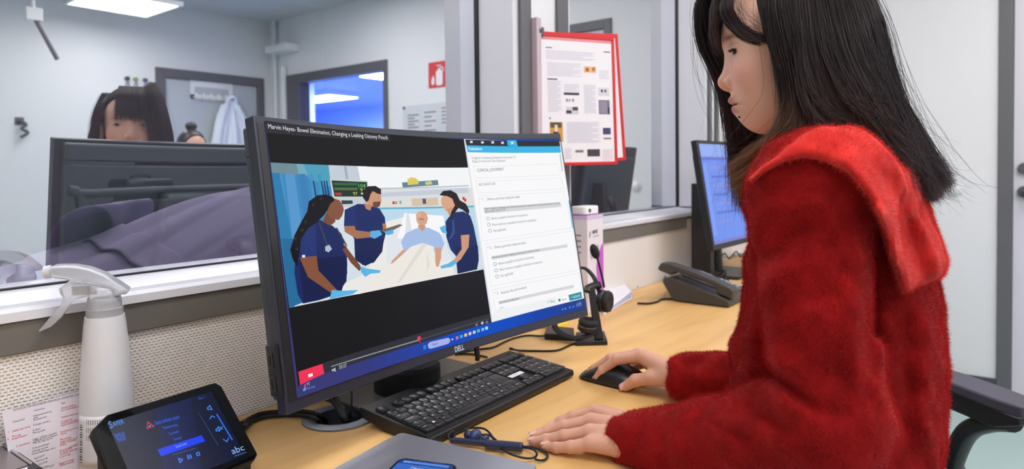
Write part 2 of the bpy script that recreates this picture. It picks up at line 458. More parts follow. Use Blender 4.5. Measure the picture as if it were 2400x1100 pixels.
# right wall door: frame, leaf, lock furniture
d = struct('door_1', loc=(XB, (DL+DR)/2, 0)); _world_kids[d.name] = Matrix.Translation((-XB, -(DL+DR)/2, 0))
f = MB(); f.box((XB-.015, DR-.057, 0), (XB+.09, DR, 2.14)); f.box((XB-.015, DL, 0), (XB+.09, DL+.09, 2.14)); f.box((XB-.015, DL+.09, 2.08), (XB+.09, DR-.057, 2.14))
f.build('door_frame', M_grey, d, bevel=.003)
MB().box((XB+.01, DL+.093, .012), (XB+.05, DR-.06, 2.077)).build('door_leaf', M_doorl, d)
hb = MB()
hb.tube([(XB+.012, -1.018, 1.121), (XB-.012, -1.018, 1.121)], .026, 20); hb.build('lock_cylinder', M_dgrey, d, bevel=.003)
hb = MB(); hb.tube([(XB+.012, -1.018, 1.011), (XB-.008, -1.018, 1.011)], .027, 20)
hb.tube(spline([(XB-.008, -1.018, 1.011), (XB-.05, -1.02, 1.011), (XB-.055, -1.05, 1.011), (XB-.055, -1.14, 1.011)], 6), .0095, 12); hb.build('door_handle', M_dgrey, d)
t = thing('knob', 'small round off-white thermostat on the plain white wall behind the woman', 'knob', (XB, -.745, 1.022))  # plain round wall knob of unknown use
MB().lathe([(.001,0),(.03,0),(.031,.008),(.026,.018),(.014,.024),(.001,.026)], 28, Matrix.Rotation(R(-90), 4, 'Y')).build('knob_face', M_white, t)
MB().lathe([(.001,-.001),(.04,-.001),(.04,.003),(.034,.006),(.001,.006)], 28, Matrix.Rotation(R(-90), 4, 'Y')).build('backplate', M_wallB, t)

# back wall door with glass-grey leaf
d = struct('door_2', loc=((AL+AR)/2, YA, 0)); _world_kids[d.name] = Matrix.Translation((-(AL+AR)/2, -YA, 0))
f = MB(); f.box((AL, YA-.09, 0), (AL+.085, YA+.02, AZ)); f.box((AR-.07, YA-.09, 0), (AR, YA+.02, AZ)); f.box((AL+.085, YA-.09, AZ-.085), (AR-.07, YA+.02, AZ))
f.build('door_frame', M_dgrey, d, bevel=.003)
MB().box((AL+.088, YA-.05, .012), (AR-.073, YA-.012, AZ-.088)).build('door_leaf', M_doorg, d)
MB().tube(spline([(AL+.15, YA-.012, 1.03), (AL+.15, YA+.035, 1.03), (AL+.17, YA+.04, 1.03), (AL+.27, YA+.04, 1.03)], 5), .01, 12).build('door_handle', M_chrome, d)

# window in the right wall with the corridor behind it
w = struct('window_3', loc=(XB, (WL+WR)/2, WZ0)); _world_kids[w.name] = Matrix.Translation((-XB, -(WL+WR)/2, -WZ0))
f = MB(); wd = .10
f.box((XB-.02, WL, WZ0), (XB+.1, WL+.26, WZ1)); f.box((XB-.02, WR-.05, WZ0), (XB+.1, WR, WZ1))
f.box((XB-.02, WL+.26, WZ1-.09), (XB+.1, WR-.05, WZ1)); f.box((XB-.02, WL+.26, WZ0), (XB+.1, WR-.05, WZ0+.08)); f.build('window_frame', M_dgrey, w, bevel=.004)
M_bwall = mat('blue_light_wall', (160, 188, 238), .5)  # blue light of the corridor painted into wall and ceiling
M_bceil = mat('blue_light_ceiling', (136, 150, 222), .6)
cr = MB(); x0, x1 = XB+.1, XB+4.8
yl, yr = -11.0, -1.8
cr.box((x1, yl, 0), (x1+.1, yr, 2.6)); cr.box((x0, yl-.1, 0), (x1, yl, 2.6)); cr.box((x0, yr, 0), (x1, yr+.1, 2.6)); cr.box((x0, yl, -.1), (x1, yr, 0)); cr.box((x0, yl, 0), (x0+.1, YA-.2, 2.6))
struct('wall_corridor', cr.build('wall_corridor', M_bwall))
slab('ceiling_corridor', (x0, yl, 2.4), (x1, yr, 2.5), M_bceil)
E2=None
# ------------------------------------------------------------------ lamps
def troffer(x, y, z, lx, ly, label, m=M_lamp, drop=0.0, group=None):
    t = thing('ceiling_light', label, 'light', (x, y, z), 0, group)
    f = MB(); w = .025
    for a, b in (((-lx/2, -ly/2), (lx/2, -ly/2+w)), ((-lx/2, ly/2-w), (lx/2, ly/2)), ((-lx/2, -ly/2+w), (-lx/2+w, ly/2-w)), ((lx/2-w, -ly/2+w), (lx/2, ly/2-w))):
        f.box((a[0], a[1], -.035), (b[0], b[1], 0))
    f.box((-lx/2+w, -ly/2+w, -.004), (lx/2-w, ly/2-w, 0))
    f.build('light_frame', M_alu, t)
    MB().box((-lx/2+w, -ly/2+w, -.03), (lx/2-w, ly/2-w, -.022)).build('diffuser', m, t, smooth=False)
    if drop:
        for sx in (-1, 1): MB().cyl((sx*lx*.35, 0, 0), (sx*lx*.35, 0, drop), .004, n=8).build('suspension_rod', M_chrome, t)
    return t
troffer(2.20, -4.22, 2.47, .62, .62, 'square light hung just below the ceiling near the back wall, mirrored at top left', drop=H-2.47)
LG = 'recessed ceiling lights over the office'
for x, y, w_ in ((.55, -1.05, 'right above the desk with the curved monitor'), (2.5, -1.3, 'above the far end of the desk by the second monitor'), (-1.2, -2.2, 'behind the camera on the left'), (.9, -2.9, 'in the middle of the room behind the woman'), (2.7, -2.9, 'near the door in the right wall')):
    troffer(x, y, H, 1.2, .6, 'flat white ceiling light panel '+w_, group=LG)

# ------------------------------------------------------------------ things in the office that show in the half-mirrored glass
def conduit():
    t = wthing('pipe', 'thin white vertical pipe in the room corner with small box, mirrored in the glass', 'pipe', (XB-.09, YA+.30, 0))
    MB().cyl((XB-.03, YA+.13, 0), (XB-.03, YA+.13, H), .022, n=14).build('pipe_run', M_wall, t)
    MB().cyl((XB-.03, YA+.28, 0), (XB-.03, YA+.28, 2.2), .03, n=14).build('pipe_run', M_wall, t)
    MB().box((XB-.16, YA+.16, 2.33), (XB-.001, YA+.52, 2.40)).build('junction_box', M_white, t, bevel=.006)
conduit()
def ext_sign():
    t = thing('extinguisher_sign', 'square red fire extinguisher sign with white symbol on the far wall', 'sign', (XB, -2.51, 1.92))
    MB().box((-.006, -.125, -.105), (-.0005, .125, .105)).build('sign_plate', M_red, t, bevel=.001)
    s = MB(); Mx = Matrix.Translation((-.0065, 0, 0)) @ Matrix.Rotation(R(-90), 4, 'Y') @ Matrix.Rotation(R(90), 4, 'Z')
    def fl(poly): s.add([(-.0072, x, z) for x, z in poly], [tuple(range(len(poly)))])
    fl(rrect(.075, .125, .022, 5, 0, -.028)); fl([(-.014,.034),(.014,.034),(.012,.062),(-.012,.062)])
    fl([(-.012,.06),(.03,.062),(.046,.05),(.05,.02),(.040,.02),(.036,.043),(.02,.052),(-.012,.05)])
    fl([(-.03,.068),(.02,.068),(.02,.076),(-.03,.076)]); fl([(-.085,-.08),(-.06,-.08),(-.055,-.04),(-.067,.0),(-.085,-.03),(-.092,-.06)])
    s.build('white_symbol', M_paper, t, smooth=False)
ext_sign()
def board():
    t = thing('notice_board', 'small whiteboard with grey printed notices under the fire sign', 'board', (XB, -2.59, 1.42))
    MB().box((-.016, -.35, -.30), (-.0005, .345, .27)).build('board_panel', mat('board_face', (206, 212, 220), .35), t, bevel=.003)
    M_gp = mat('grey_print', (120, 124, 132), .8); M_gl = mat('light_print', (214, 216, 222), .8)
    for (y0, y1, z0, z1) in ((-.30,-.14,.06,.20), (-.10,.06,.02,.22), (.10,.30,.08,.24), (-.28,-.06,-.25,0.), (.0,.28,-.26,-.02)):
        q = MB().box((-.0185, y0, z0), (-.0165, y1, z1)).build('notice', M_gl, t, smooth=False)
        s = MB(); n = 5
        for i in range(n):
            zz = z1-(z1-z0)*(i+.6)/(n+.4); s.box((-.0195, y0+.012, zz-.006), (-.0186, y1-.012-(.05 if i % 2 else 0), zz+.006))
        s.build('print_line', M_gp, q, smooth=False)['kind'] = 'stuff'
    for y, z in ((-.33,.25),(.325,.25)): MB().cyl((-.024, y, z), (-.016, y, z), .012).build('corner_clip', M_dgrey, t)
board()
def rack():
    t = wthing('coat_rack', 'white over-door coat rack with a row of hooks, mirrored in the glass', 'rack', (3.27, YA-.012, 1.86))
    yb = YA-.011
    m = MB(); m.box((3.06, yb, 1.955), (3.48, yb+.006, 2.02)); m.box((3.06, yb, 1.84), (3.10, yb+.008, 2.02)); m.box((3.44, yb, 1.84), (3.48, yb+.008, 2.02)); m.box((3.06, yb, 1.84), (3.48, yb+.008, 1.885))
    m.build('rack_frame', M_white, t, bevel=.002)
    for i in range(6):
        x = 3.09+i*.072
        MB().tube(spline([(x, yb+.008, 1.86), (x, yb+.05, 1.845), (x, yb+.065, 1.87), (x, yb+.06, 1.89)], 4), .009, 8).build('hook', M_white, t)
    c = wthing('lab_coat', 'white lab coat hanging from the coat rack on the far door', 'coat', (3.42, YA+.05, .95))
    M_coat = mat('white_cotton', (232, 238, 252), .85, bump=(30, .3, .004))
    def body(u, v):
        z = 1.86-v*.92; w = .025+.17*min(1, v*1.9)**.75+.03*v
        a = (u-.5)*2; fold = .018*math.sin(a*9+v*3)*min(1, v*3)+.008*math.sin(a*23)
        return (3.42+a*w, YA+.045+.075*math.sqrt(max(0, 1-a*a))*min(1, .3+v*2)+fold, z)
    m = MB().grid(body, 48, 30); m.build('coat_body', M_coat, c, solid=.004, ang=180)
    for s in (-1, 1):
        MB().tube(spline([(3.42+s*.05, YA+.06, 1.80), (3.42+s*.13, YA+.085, 1.62), (3.42+s*.175, YA+.09, 1.35), (3.42+s*.185, YA+.10, 1.15)], 6), [.03]*1+[.05]*18, 14, flat=.7).build('sleeve', M_coat, c, ang=180)
    MB().tube(spline([(3.37, YA+.07, 1.80), (3.39, YA+.09, 1.86), (3.43, YA+.10, 1.875), (3.46, YA+.085, 1.855), (3.475, YA+.07, 1.79)], 6), .018, 10).build('collar', M_coat, c, ang=180)
rack()
def lanyards():
    cols = [(40, 44, 60), (120, 160, 80), (70, 80, 120)]
    for i, x in enumerate((2.50, 2.57, 2.65)):
        t = wthing('lanyard', ['dark cord lanyard hanging highest on the far wall beside the door', 'pale cord lanyard with green clip and red card on the far wall', 'grey cord lanyard with a white badge nearest the far door'][i], 'lanyard', (x, YA, 1.95), 'lanyards hanging on the far wall')
        MB().cyl((x, YA, 1.97), (x, YA+.03, 1.97), .018, n=14).build('wall_hook', mat('hook_%d' % i, cols[i], .5), t)
        MB().tube(spline([(x, YA+.02, 1.97), (x-.03, YA+.012, 1.8), (x-.015, YA+.012, 1.62), (x, YA+.012, 1.57), (x+.015, YA+.012, 1.62), (x+.03, YA+.012, 1.8), (x, YA+.02, 1.97)], 6), .006, 8).build('cord', mat('cord_%d' % i, (150, 152, 172), .7), t)
        MB().box((x-.032, YA+.006, 1.46-.02*i), (x+.032, YA+.012, 1.57)).build('badge_card', M_paper if i != 1 else M_red, t, bevel=.001)
    t = wthing('wall_hook', 'small dark curved wall hook at the far left of the mirror image', 'hook', (1.71, YA, 1.5))
    MB().tube(spline([(1.71, YA, 1.56), (1.71, YA+.04, 1.56), (1.74, YA+.05, 1.53), (1.71, YA+.05, 1.50), (1.75, YA+.05, 1.47), (1.70, YA+.05, 1.43)], 6), .012, 10).build('hook_arm', M_dgrey, t)
    MB().box((1.68, YA+.0005, 1.53), (1.74, YA+.008, 1.59)).build('hook_plate', M_dgrey, t, bevel=.002)
lanyards()
def colleague():
    hp = MIR(438, 326, 2, 1.0)
    p0 = P(452, 350, 4.25); q_ = Vector((p0.x, 2*YG-p0.y, p0.z))        # eye point of the seated colleague
    base = np.array((q_.x, q_.y, 0)); zc = q_.z
    T = wthing('person', 'seated colleague with black hair in a top knot, mirrored above the monitor edge', 'person', (q_.x, q_.y, .46))
    o = np.array((q_.x, q_.y, zc))
    def bodyf(p):
        v = p-o
        f = sd_ell(v, (0, -.01, .03), (.072, .092, .085)); f = smin(f, sd_ell(v, (0, .025, -.025), (.056, .062, .078)), .02); f = smin(f, sd_ell(v, (0, .052, -.085), (.022, .02, .018)), .02)
        f = smin(f, sd_cap(v, (0, .078, .0), (0, .098, -.03), .007, .011), .012)
        for s_ in (1, -1):
            f = smax(f, -sd_ell(v, (s_*.031, .094, .006), (.016, .016, .009)), .012); f = smin(f, sd_ell(v, (s_*.074, -.01, -.01), (.009, .018, .03)), .008)
        f = smin(f, sd_ell(v, (0, .083, -.055), (.024, .010, .010)), .006)
        f = smin(f, sd_cap(v, (0, -.02, -.05), (0, -.04, -.2), .05, .055), .02); f = smin(f, sd_cap(v, (0, -.05, -.28), (0, -.06, -.72), .13, .13), .05)
        for s_ in (1, -1):
            f = smin(f, sd_cap(v, (s_*.09, -.05, -.24), (s_*.19, -.04, -.28), .05, .05), .04); f = smin(f, sd_cap(v, (s_*.19, -.04, -.28), (s_*.22, .04, -.53), .045, .038), .02); f = smin(f, sd_cap(v, (s_*.22, .04, -.53), (s_*.12, .24, -.56), .036, .028), .02); f = smin(f, sd_cap(v, (s_*.12, .24, -.56), (s_*.08, .33, -.57), .03, .018), .02)
            f = smin(f, sd_cap(v, (s_*.09, -.05, -.74), (s_*.12, .36, -.76), .085, .06), .03); f = smin(f, sd_cap(v, (s_*.12, .36, -.76), (s_*.12, .33, -zc+.06), .055, .04), .02); f = smin(f, sd_ell(v, (s_*.12, .39, -zc+.045), (.042, .11, .044)), .02)
        return f
    b = sdf_obj('body', bodyf, o+(-.35, -.3, -zc-.01), o+(.35, .55, .14), .011, mat('skin_light', (214, 164, 142), .5), T)
    for s_ in (1, -1): MB().ell(tuple(o+(s_*.031, .079, .006)), (.011, .010, .006)).build('eye', mat('eye_dark_%d' % s_, (36, 26, 26), .2), b, ang=180)
    sdf_obj('hair', lambda p: smin(smax(sd_ell(p-o, (0, -.018, .036), (.083, .100, .092)), smax((p-o)[...,1]-.045-(.6*((p-o)[...,2]-.055)), -(p-o)[...,2]-.09, .01), .01), smin(sd_ell(p-o, (0, -.015, .148), (.036, .036, .030)), sd_cap(p-o, (0, -.015, .11), (0, -.015, .14), .02), .01), .006), o+(-.12, -.15, -.12), o+(.12, .12, .21), .006, mat('black_hair', (22, 18, 20), .4), T)
    sdf_obj('tunic', lambda p: np.maximum(smin(smin(sd_cap(p-o, (0, -.05, -.28), (0, -.06, -.72), .145, .15), sd_cap(p-o, (.19, -.04, -.28), (-.19, -.04, -.28), .06, .06), .04), smin(sd_cap(p-o, (.19, -.04, -.28), (.215, .03, -.46), .062, .055), sd_cap(p-o, (-.19, -.04, -.28), (-.215, .03, -.46), .062, .055), .01), .03), (p-o)[...,2]+.175), o+(-.35, -.3, -.92), o+(.35, .3, -.1), .012, mat('navy_tunic', (40, 46, 70), .85), T)
    ch = wthing('stool', 'low round stool under the seated colleague, mirrored behind the monitor', 'stool', (q_.x, q_.y-.05, 0))
    zs = zc-.86
    MB().lathe([(.001, zs-.06), (.17, zs-.06), (.18, zs-.045), (.18, zs-.015), (.165, zs-.003), (.001, zs-.003)], 32, Matrix.Translation((q_.x, q_.y-.06, 0))).build('seat', M_dkpl, ch)
    MB().cyl((q_.x, q_.y-.06, .05), (q_.x, q_.y-.06, zs-.06), .025, n=16).build('column', M_chrome, ch)
    for i in range(5):
        g = i*1.2566; MB().tube([(q_.x, q_.y-.06, .09), (q_.x+.24*math.cos(g), q_.y-.06+.24*math.sin(g), .03)], [.022, .016], 8).build('base_spoke', M_chrome, ch)
colleague()
def blind_rod():
    t = wthing('ceiling_fixture', 'grey slanting rod with white bracket below the ceiling, mirrored at upper left', 'fixture', (1.62, YA+.6, H))
    a, b = MIR(78, 35, 1, -4.3), MIR(135, 140, 1, -4.3)
    MB().cyl(a, b, .016, n=12).build('rod', M_grey, t)
    MB().box((a.x-.05, a.y-.03, a.z-.04), (a.x+.05, a.y+.03, a.z+.05)).build('bracket', M_white, t, bevel=.004)
    MB().cyl((a.x, a.y, a.z+.05), (a.x, a.y, H), .012, n=10).build('drop_tube', M_white, t)
blind_rod()
# corridor behind the blue window
t = thing('corridor_light', 'bright white corridor light seen through the blue window', 'light', (6.7, -7.9, 2.36))
MB().box((-.3, -.55, -.03), (.3, .55, .04)).build('light_body', M_alu, t, bevel=.004)
MB().box((-.28, -.53, -.036), (.28, .53, -.031)).build('diffuser', emitter('corridor_diffuser', (228, 238, 255), 150.0), t, smooth=False)
t = thing('corridor_light', 'smaller corridor light at the right edge of the blue window', 'light', (5.7, -5.1, 2.36))
MB().box((-.3, -.3, -.03), (.3, .3, .04)).build('light_body', M_alu, t, bevel=.004)
MB().box((-.28, -.28, -.036), (.28, .28, -.031)).build('diffuser', emitter('corridor_diffuser_b', (228, 238, 255), 150.0), t, smooth=False)
t = thing('corridor_post', 'pale upright post standing in the blue corridor', 'post', (5.35, -6.5, 0))
MB().box((-.1, -.13, 0), (.1, .13, 2.4)).build('post_shaft', mat('pale_post', (228, 236, 255), .5), t, bevel=.006)
MB().box((-.12, -.15, 0), (.12, .15, .08)).build('post_foot', M_grey, t, bevel=.004)

# ------------------------------------------------------------------ dim room behind the glass
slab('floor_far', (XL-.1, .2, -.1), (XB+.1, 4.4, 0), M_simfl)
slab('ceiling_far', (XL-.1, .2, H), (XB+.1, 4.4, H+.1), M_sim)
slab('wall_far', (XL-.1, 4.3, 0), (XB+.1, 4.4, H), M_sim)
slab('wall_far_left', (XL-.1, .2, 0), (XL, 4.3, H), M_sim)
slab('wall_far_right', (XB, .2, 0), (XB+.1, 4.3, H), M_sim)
troffer(.9, 1.0, H, 1.2, .6, 'unseen ceiling light added to brighten the room behind the glass, nearer the window', m=M_lamps)  # unseen lamps added to lighten the coat and this room
troffer(2.2, 2.6, H, 1.2, .6, 'unseen ceiling light added to brighten the room behind the glass, above the bed', m=M_lamps)
def counter():
    t = wthing('side_table', 'narrow dark table behind the glass carrying a purple coat', 'table', (.8, .42, 0))
    MB().box((.47, .205, .80), (1.7, .62, .83)).build('table_top', M_simfl, t, bevel=.003)
    for x in (.51, 1.65):
        for y in (.24, .58): MB().box((x-.02, y-.02, 0), (x+.02, y+.02, .80)).build('leg', M_dgrey, t)
counter()
def coat():
    t = wthing('raincoat', 'crumpled purple-grey belted raincoat lying behind the glass below the sill line', 'coat', (.70, .36, .83))
    M_rc = mat('purple_grey_cloth', (164, 152, 184), .75, noise=(8, .06), bump=(60, .2, .003))
    M_rd = mat('coat_lining', (112, 108, 126), .8)
    xs = [.30, .36, .42, .50, .58, .68, .80, 1.1]
    def ztop(x): return float(np.interp(x, xs, [.975, .985, 1.0, 1.02, 1.045, 1.075, 1.105, 1.13]))
    def surf(u, v, off=0.0):
        x = .31+u*.70; y = .150+v*.30
        prof = math.sin(min(1, v/.72)*math.pi/2)**.7 if v < .72 else math.cos((v-.72)/.28*math.pi/2)**.5
        zb = .835; zt = ztop(x)
        ph = v*17-u*9.5                                            # pleats run along the slope and fan out
        amp = min(1, v*5)*min(1, (1-v)*5)*min(1, .35+u*1.6)
        z = zb+(zt-zb)*prof+amp*(.0085*abs(math.sin(ph))**.7+.004*math.sin(ph*1.7+3*u))
        if u < .12: z = min(z, zb+(zt-zb)*prof+.001)+0
        return (x, y-off*.8, z+off)
    MB().grid(lambda u, v: surf(u, v), 150, 90).build('coat_body', M_rc, t, ang=180, solid=.003)
    MB().grid(lambda u, v: surf(.335+u*.095-v*.10+.012*math.sin(v*6), .02+v*.66, .0065), 12, 50).build('belt', M_rc, t, ang=180, solid=.003)
    # turned-back hood lying over the upper edge
    def hood(u, v):
        a = math.pi*u; x = .485+.125*v-.055*math.cos(a)*(1-.35*v); z = 1.0+.085*math.sin(a)**.8*(1-.25*v)+.028*v; y = .36+.07*v+.03*math.cos(a*2)+.006*math.sin(9*v+5*u)
        return (x, y, z)
    MB().grid(hood, 36, 20).build('hood', M_rc, t, ang=180, solid=.005)
    MB().grid(lambda u, v: (hood(u, .5*v)[0]+.012, hood(u, v)[1]+.05, hood(u, v)[2]-.022), 24, 10).build('hood_lining', M_rd, t, ang=180, solid=.003)
coat()
def bed():
    t = wthing('hospital_bed', 'hospital bed with grey side rail in the dim room behind the glass', 'bed', (1.6, 2.0, 0))
    M_mt = mat('mattress_grey', (120, 120, 128), .8); M_sh = mat('bed_sheet', (176, 176, 186), .85, bump=(12, .5, .02))
    a = onp(190, 455, 1, 1.55); b = onp(575, 448, 1, 1.55); zr = a.z
    x0, x1 = a.x, b.x+.3
    MB().box((x0-.4, 1.6, .38), (x1+.2, 2.45, .46)).build('bed_frame', M_dgrey, t, bevel=.01)
    MB().box((x0-.35, 1.63, .46), (x1+.15, 2.42, .62)).build('mattress', M_mt, t, bevel=.04, seg=4)
    m = MB(); m.ell((x0-.12, 2.0, .68), (.24, .36, .11)); m.build('pillow', M_sh, t, ang=180)
    MB().box((x0-.46, 1.62, .35), (x0-.40, 2.43, 1.0)).build('headboard', M_dkpl, t, bevel=.02)
    MB().tube(spline([(x0, 1.55, .45), (x0, 1.55, zr-.04), (x0+.04, 1.55, zr), (x1-.04, 1.55, zr), (x1, 1.55, zr-.04), (x1, 1.55, .45)], 6), .016, 10).build('side_rail', M_grey, t)
    MB().box((x0+.03, 1.545, zr-.30), (x1-.03, 1.56, zr-.03)).build('rail_panel', mat('rail_panel', (92, 92, 100), .5), t, bevel=.004)
    for x in (x0-.3, x1+.1):
        for y in (1.68, 2.38):
            MB().cyl((x, y, .06), (x, y, .38), .025, n=12).build('leg', M_grey, t); MB().cyl((x, y-.02, .06), (x, y+.02, .06), .06, n=18).build('wheel', M_blackm, t)
    k = wthing('instrument_case', 'small black case lying on the bed behind the side rail', 'case', (a.x+.45, 2.0, .62))
    c0 = onp(325, 438, 1, 2.0)
    MB().box((c0.x-.09, 1.9, c0.z-.03), (c0.x+.11, 2.1, c0.z+.035)).build('outer_shell', M_black, k, bevel=.02)
    MB().tube(spline([(c0.x-.03, 2.0, c0.z+.03), (c0.x-.02, 2.0, c0.z+.048), (c0.x+.04, 2.0, c0.z+.048), (c0.x+.05, 2.0, c0.z+.03)], 5), .006, 8).build('case_handle', M_blackm, k)
    MB().box((c0.x-.07, 1.92, .6215), (c0.x+.09, 2.08, c0.z-.03)).build('case_foot', M_dkpl, k)
bed()
def navy_chair():
    t = wthing('chair', 'dark navy padded chair back just behind the glass at lower left', 'chair', (.24, .9, 0))
    M_nv = mat('navy_fabric', (44, 48, 72), .85, bump=(200, .2, .001))
    def bk(u, v):
        a = (u-.5)*2; return (.24+a*.21, .70+.05*a*a, .60+v*(.405-.06*a*a))
    MB().grid(bk, 20, 16).build('backrest', M_nv, t, solid=.05, ang=60, bevel=.015)
    MB().box((.02, .72, .43), (.46, 1.17, .50)).build('seat', M_nv, t, bevel=.025, seg=4)
    MB().tube(spline([(.24, .76, .62), (.24, .77, .48), (.24, .84, .42)], 5), .02, 10).build('back_bracket', M_blackm, t)
    for sx in (-1, 1):
        for y in (.76, 1.13): MB().cyl((.24+sx*.19, y, 0), (.24+sx*.18, y, .43), .013, n=10).build('leg', M_blackm, t)
navy_chair()
# ------------------------------------------------------------------ desk
t = wthing('desk', 'long birch-veneer desk under the window wall with a cable hole', 'desk', (1.1, -.42, 0))
GX, GY, GR = .672, -.145, .048     # cable grommet
def desktop():
    x0, x1, y0, y1 = -1.1, 3.2, -.715, -.008
    bm = bmesh.new()
    n = 40
    ring = [(GX+GR*math.cos(2*math.pi*i/n), GY+GR*math.sin(2*math.pi*i/n)) for i in range(n)]
    outer = [(x0, y0), (x1, y0), (x1, y1), (x0, y1)]
    tri = tessellate_polygon([[Vector((x, y, 0)) for x, y in outer], [Vector((x, y, 0)) for x, y in ring]])
    pts = outer+ring; m = MB()
    m.add([(x, y, D) for x, y in pts], [tuple(f) for f in tri]); m.add([(x, y, D-.03) for x, y in pts], [tuple(reversed(f)) for f in tri])
    for loop in (outer, ring):
        k = len(loop); m.add([(x, y, D) for x, y in loop]+[(x, y, D-.03) for x, y in loop], [(i, (i+1) % k, k+(i+1) % k, k+i) for i in range(k)])
    return m.build('desktop', M_wood, t, ang=30)
desktop()
for x in (-.95, 1.9, 3.05):
    for y in (-.64, -.12): MB().box((x-.025, y-.025, 0), (x+.025, y+.025, D-.03)).build('leg', M_grey, t, bevel=.003)
MB().box((-.9, -.10, .45), (3.0, -.085, .62)).build('modesty_panel', M_grey, t)
g = MB(); g.lathe([(GR-.008, -.028), (GR-.001, -.028), (GR-.001, .0005), (GR+.012, .0005), (GR+.012, .0025), (GR+.006, .005), (GR-.003, .005), (GR-.008, .001)], 48, Matrix.Translation((GX, GY, D)))
g.f = g.f[:-2]; g.m = g.m[:-2]
g.build('cable_grommet', mat('grey_ring', (128, 132, 142), .4), t)
MB().lathe([(.001, -.045), (GR-.002, -.045), (GR-.002, -.03), (.001, -.03)], 40, Matrix.Translation((GX, GY, D))).build('grommet_cup', M_black, t)

# ------------------------------------------------------------------ curved monitor
MW, MH, SAG, MT, MA = .69, .3828, .0371, .1746, -.0205
MO = Vector((.8119, -.3206, .8434))
m_u = Vector((math.cos(MA), math.sin(MA), 0)); m_n0 = Vector((math.sin(MA), -math.cos(MA), 0))
m_v = Vector((0,0,1))*math.cos(MT)-m_n0*math.sin(MT); m_n = m_n0*math.cos(MT)+Vector((0,0,1))*math.sin(MT)
def mon(x, y, d=0.0):                      # x from the centre, y from the lower edge, d towards the viewer (metres)
    s = x/(MW/2); return MO+m_u*x+m_v*y+m_n*(d-SAG*(1-s*s))
def mon_uv(px, py):                        # screen point seen at a photo position
    d = Vector(ray(px, py)); o = Vector(CAM); x = 0.0; y = 0.0
    for _ in range(6):
        s = x/(MW/2); k = MO-m_n*(SAG*(1-s*s)-.0012)
        tt = (k-o).dot(m_n)/d.dot(m_n); q = o+d*tt-MO; x = q.dot(m_u); y = q.dot(m_v)
    return x, y
T = wthing('curved_monitor', 'large curved black monitor showing a bedside video and an evaluation form', 'monitor', (MO.x, -.14, D))
def shell(y0, y1, d0, d1, x0=-MW/2, x1=MW/2, nx=28):
    m = MB(); k = nx+1
    rows = []
    for yy, dd in ((y0, d1), (y1, d1), (y1, d0), (y0, d0)):
        rows.append([tuple(mon(x0+(x1-x0)*i/nx, yy, dd)) for i in range(k)])
    vs_ = [p for r in rows for p in r]; fs = []
    for a in range(4):
        b = (a+1) % 4
        fs += [(a*k+i, a*k+i+1, b*k+i+1, b*k+i) for i in range(nx)]
    fs += [(0, k, 2*k, 3*k), (nx, k+nx, 2*k+nx, 3*k+nx)]
    return m.add(vs_, fs)
M_bez = mat('bezel_black', (38, 42, 54), .38)
M_back = mat('monitor_back', (56, 70, 76), .5, noise=(30, .05))
shell(0, MH, -.022, 0).build('front_frame', M_bez, T, bevel=.0018)
# deeper back shell with a slot along its upper edge
def back(x0, x1, y0, y1, d0, d1): return shell(y0, y1, d0, d1, x0, x1, 24)
back(-MW/2+.012, MW/2-.012, MH-.040, MH-.006, -.050, -.0225).build('back_shell', M_back, T, bevel=.004)
back(-MW/2+.012, MW/2-.012, .012, MH-.046, -.050, -.0225).build('back_shell', M_back, T, bevel=.004)
back(-MW/2+.012, -MW/2+.13, MH-.0462, MH-.0398, -.0495, -.0225).build('back_shell', M_back, T)
back(MW/2-.13, MW/2-.012, MH-.0462, MH-.0398, -.0495, -.0225).build('back_shell', M_back, T)
back(-MW/2+.13, MW/2-.13, MH-.046, MH-.040, -.034, -.0225).build('vent_slot', M_blackm, T)
back(-.17, .17, .07, MH-.10, -.075, -.0502).build('back_housing', M_back, T, bevel=.012)
# usb hub on the left edge
hub = back(-MW/2-.0085, -MW/2-.0003, .025, .088, -.020, -.002).build('usb_hub', M_black, T, bevel=.0012)
for yy in (.031, .060):
    back(-MW/2-.0098, -MW/2-.0086, yy, yy+.019, -.0165, -.0055).build('usb_port', M_dkpl, hub)
    back(-MW/2-.0104, -MW/2-.0099, yy+.003, yy+.016, -.013, -.009).build('port_tongue', M_blackm, hub)
# menu joystick under the lower edge
a = mon(.055, .0, -.012); MB().tube([a, a-m_v*.018, a-m_v*.024-m_n*.002], [.0055, .0045, .004], 12).build('menu_joystick', M_black, T)
# stand
sx = MO.x+.012
st = MB(); c0 = mon(.0, .16, -.0755); c1 = Vector((sx, -.145, D+.012))
st.tube(spline([c0, c0+Vector((0, .045, -.005)), Vector((sx, c0.y+.055, c0.z-.10)), Vector((sx, -.135, D+.05)), c1], 8), .026, 16, flat=.65); st.build('stand_neck', M_black, T)
MB().lathe([(.001, .0085), (.060, .0085), (.060, .05), (.055, .056), (.001, .056)], 40, Matrix.Translation((sx, -.145, D))).build('stand_collar', M_blackm, T)
m = MB(); m.prism(rrect(.30, .19, .012, 5, sx+.03, -.135), D+.0005, D+.009); m.build('stand_base', mat('stand_grey', (96, 92, 90), .35), T, bevel=.0015)

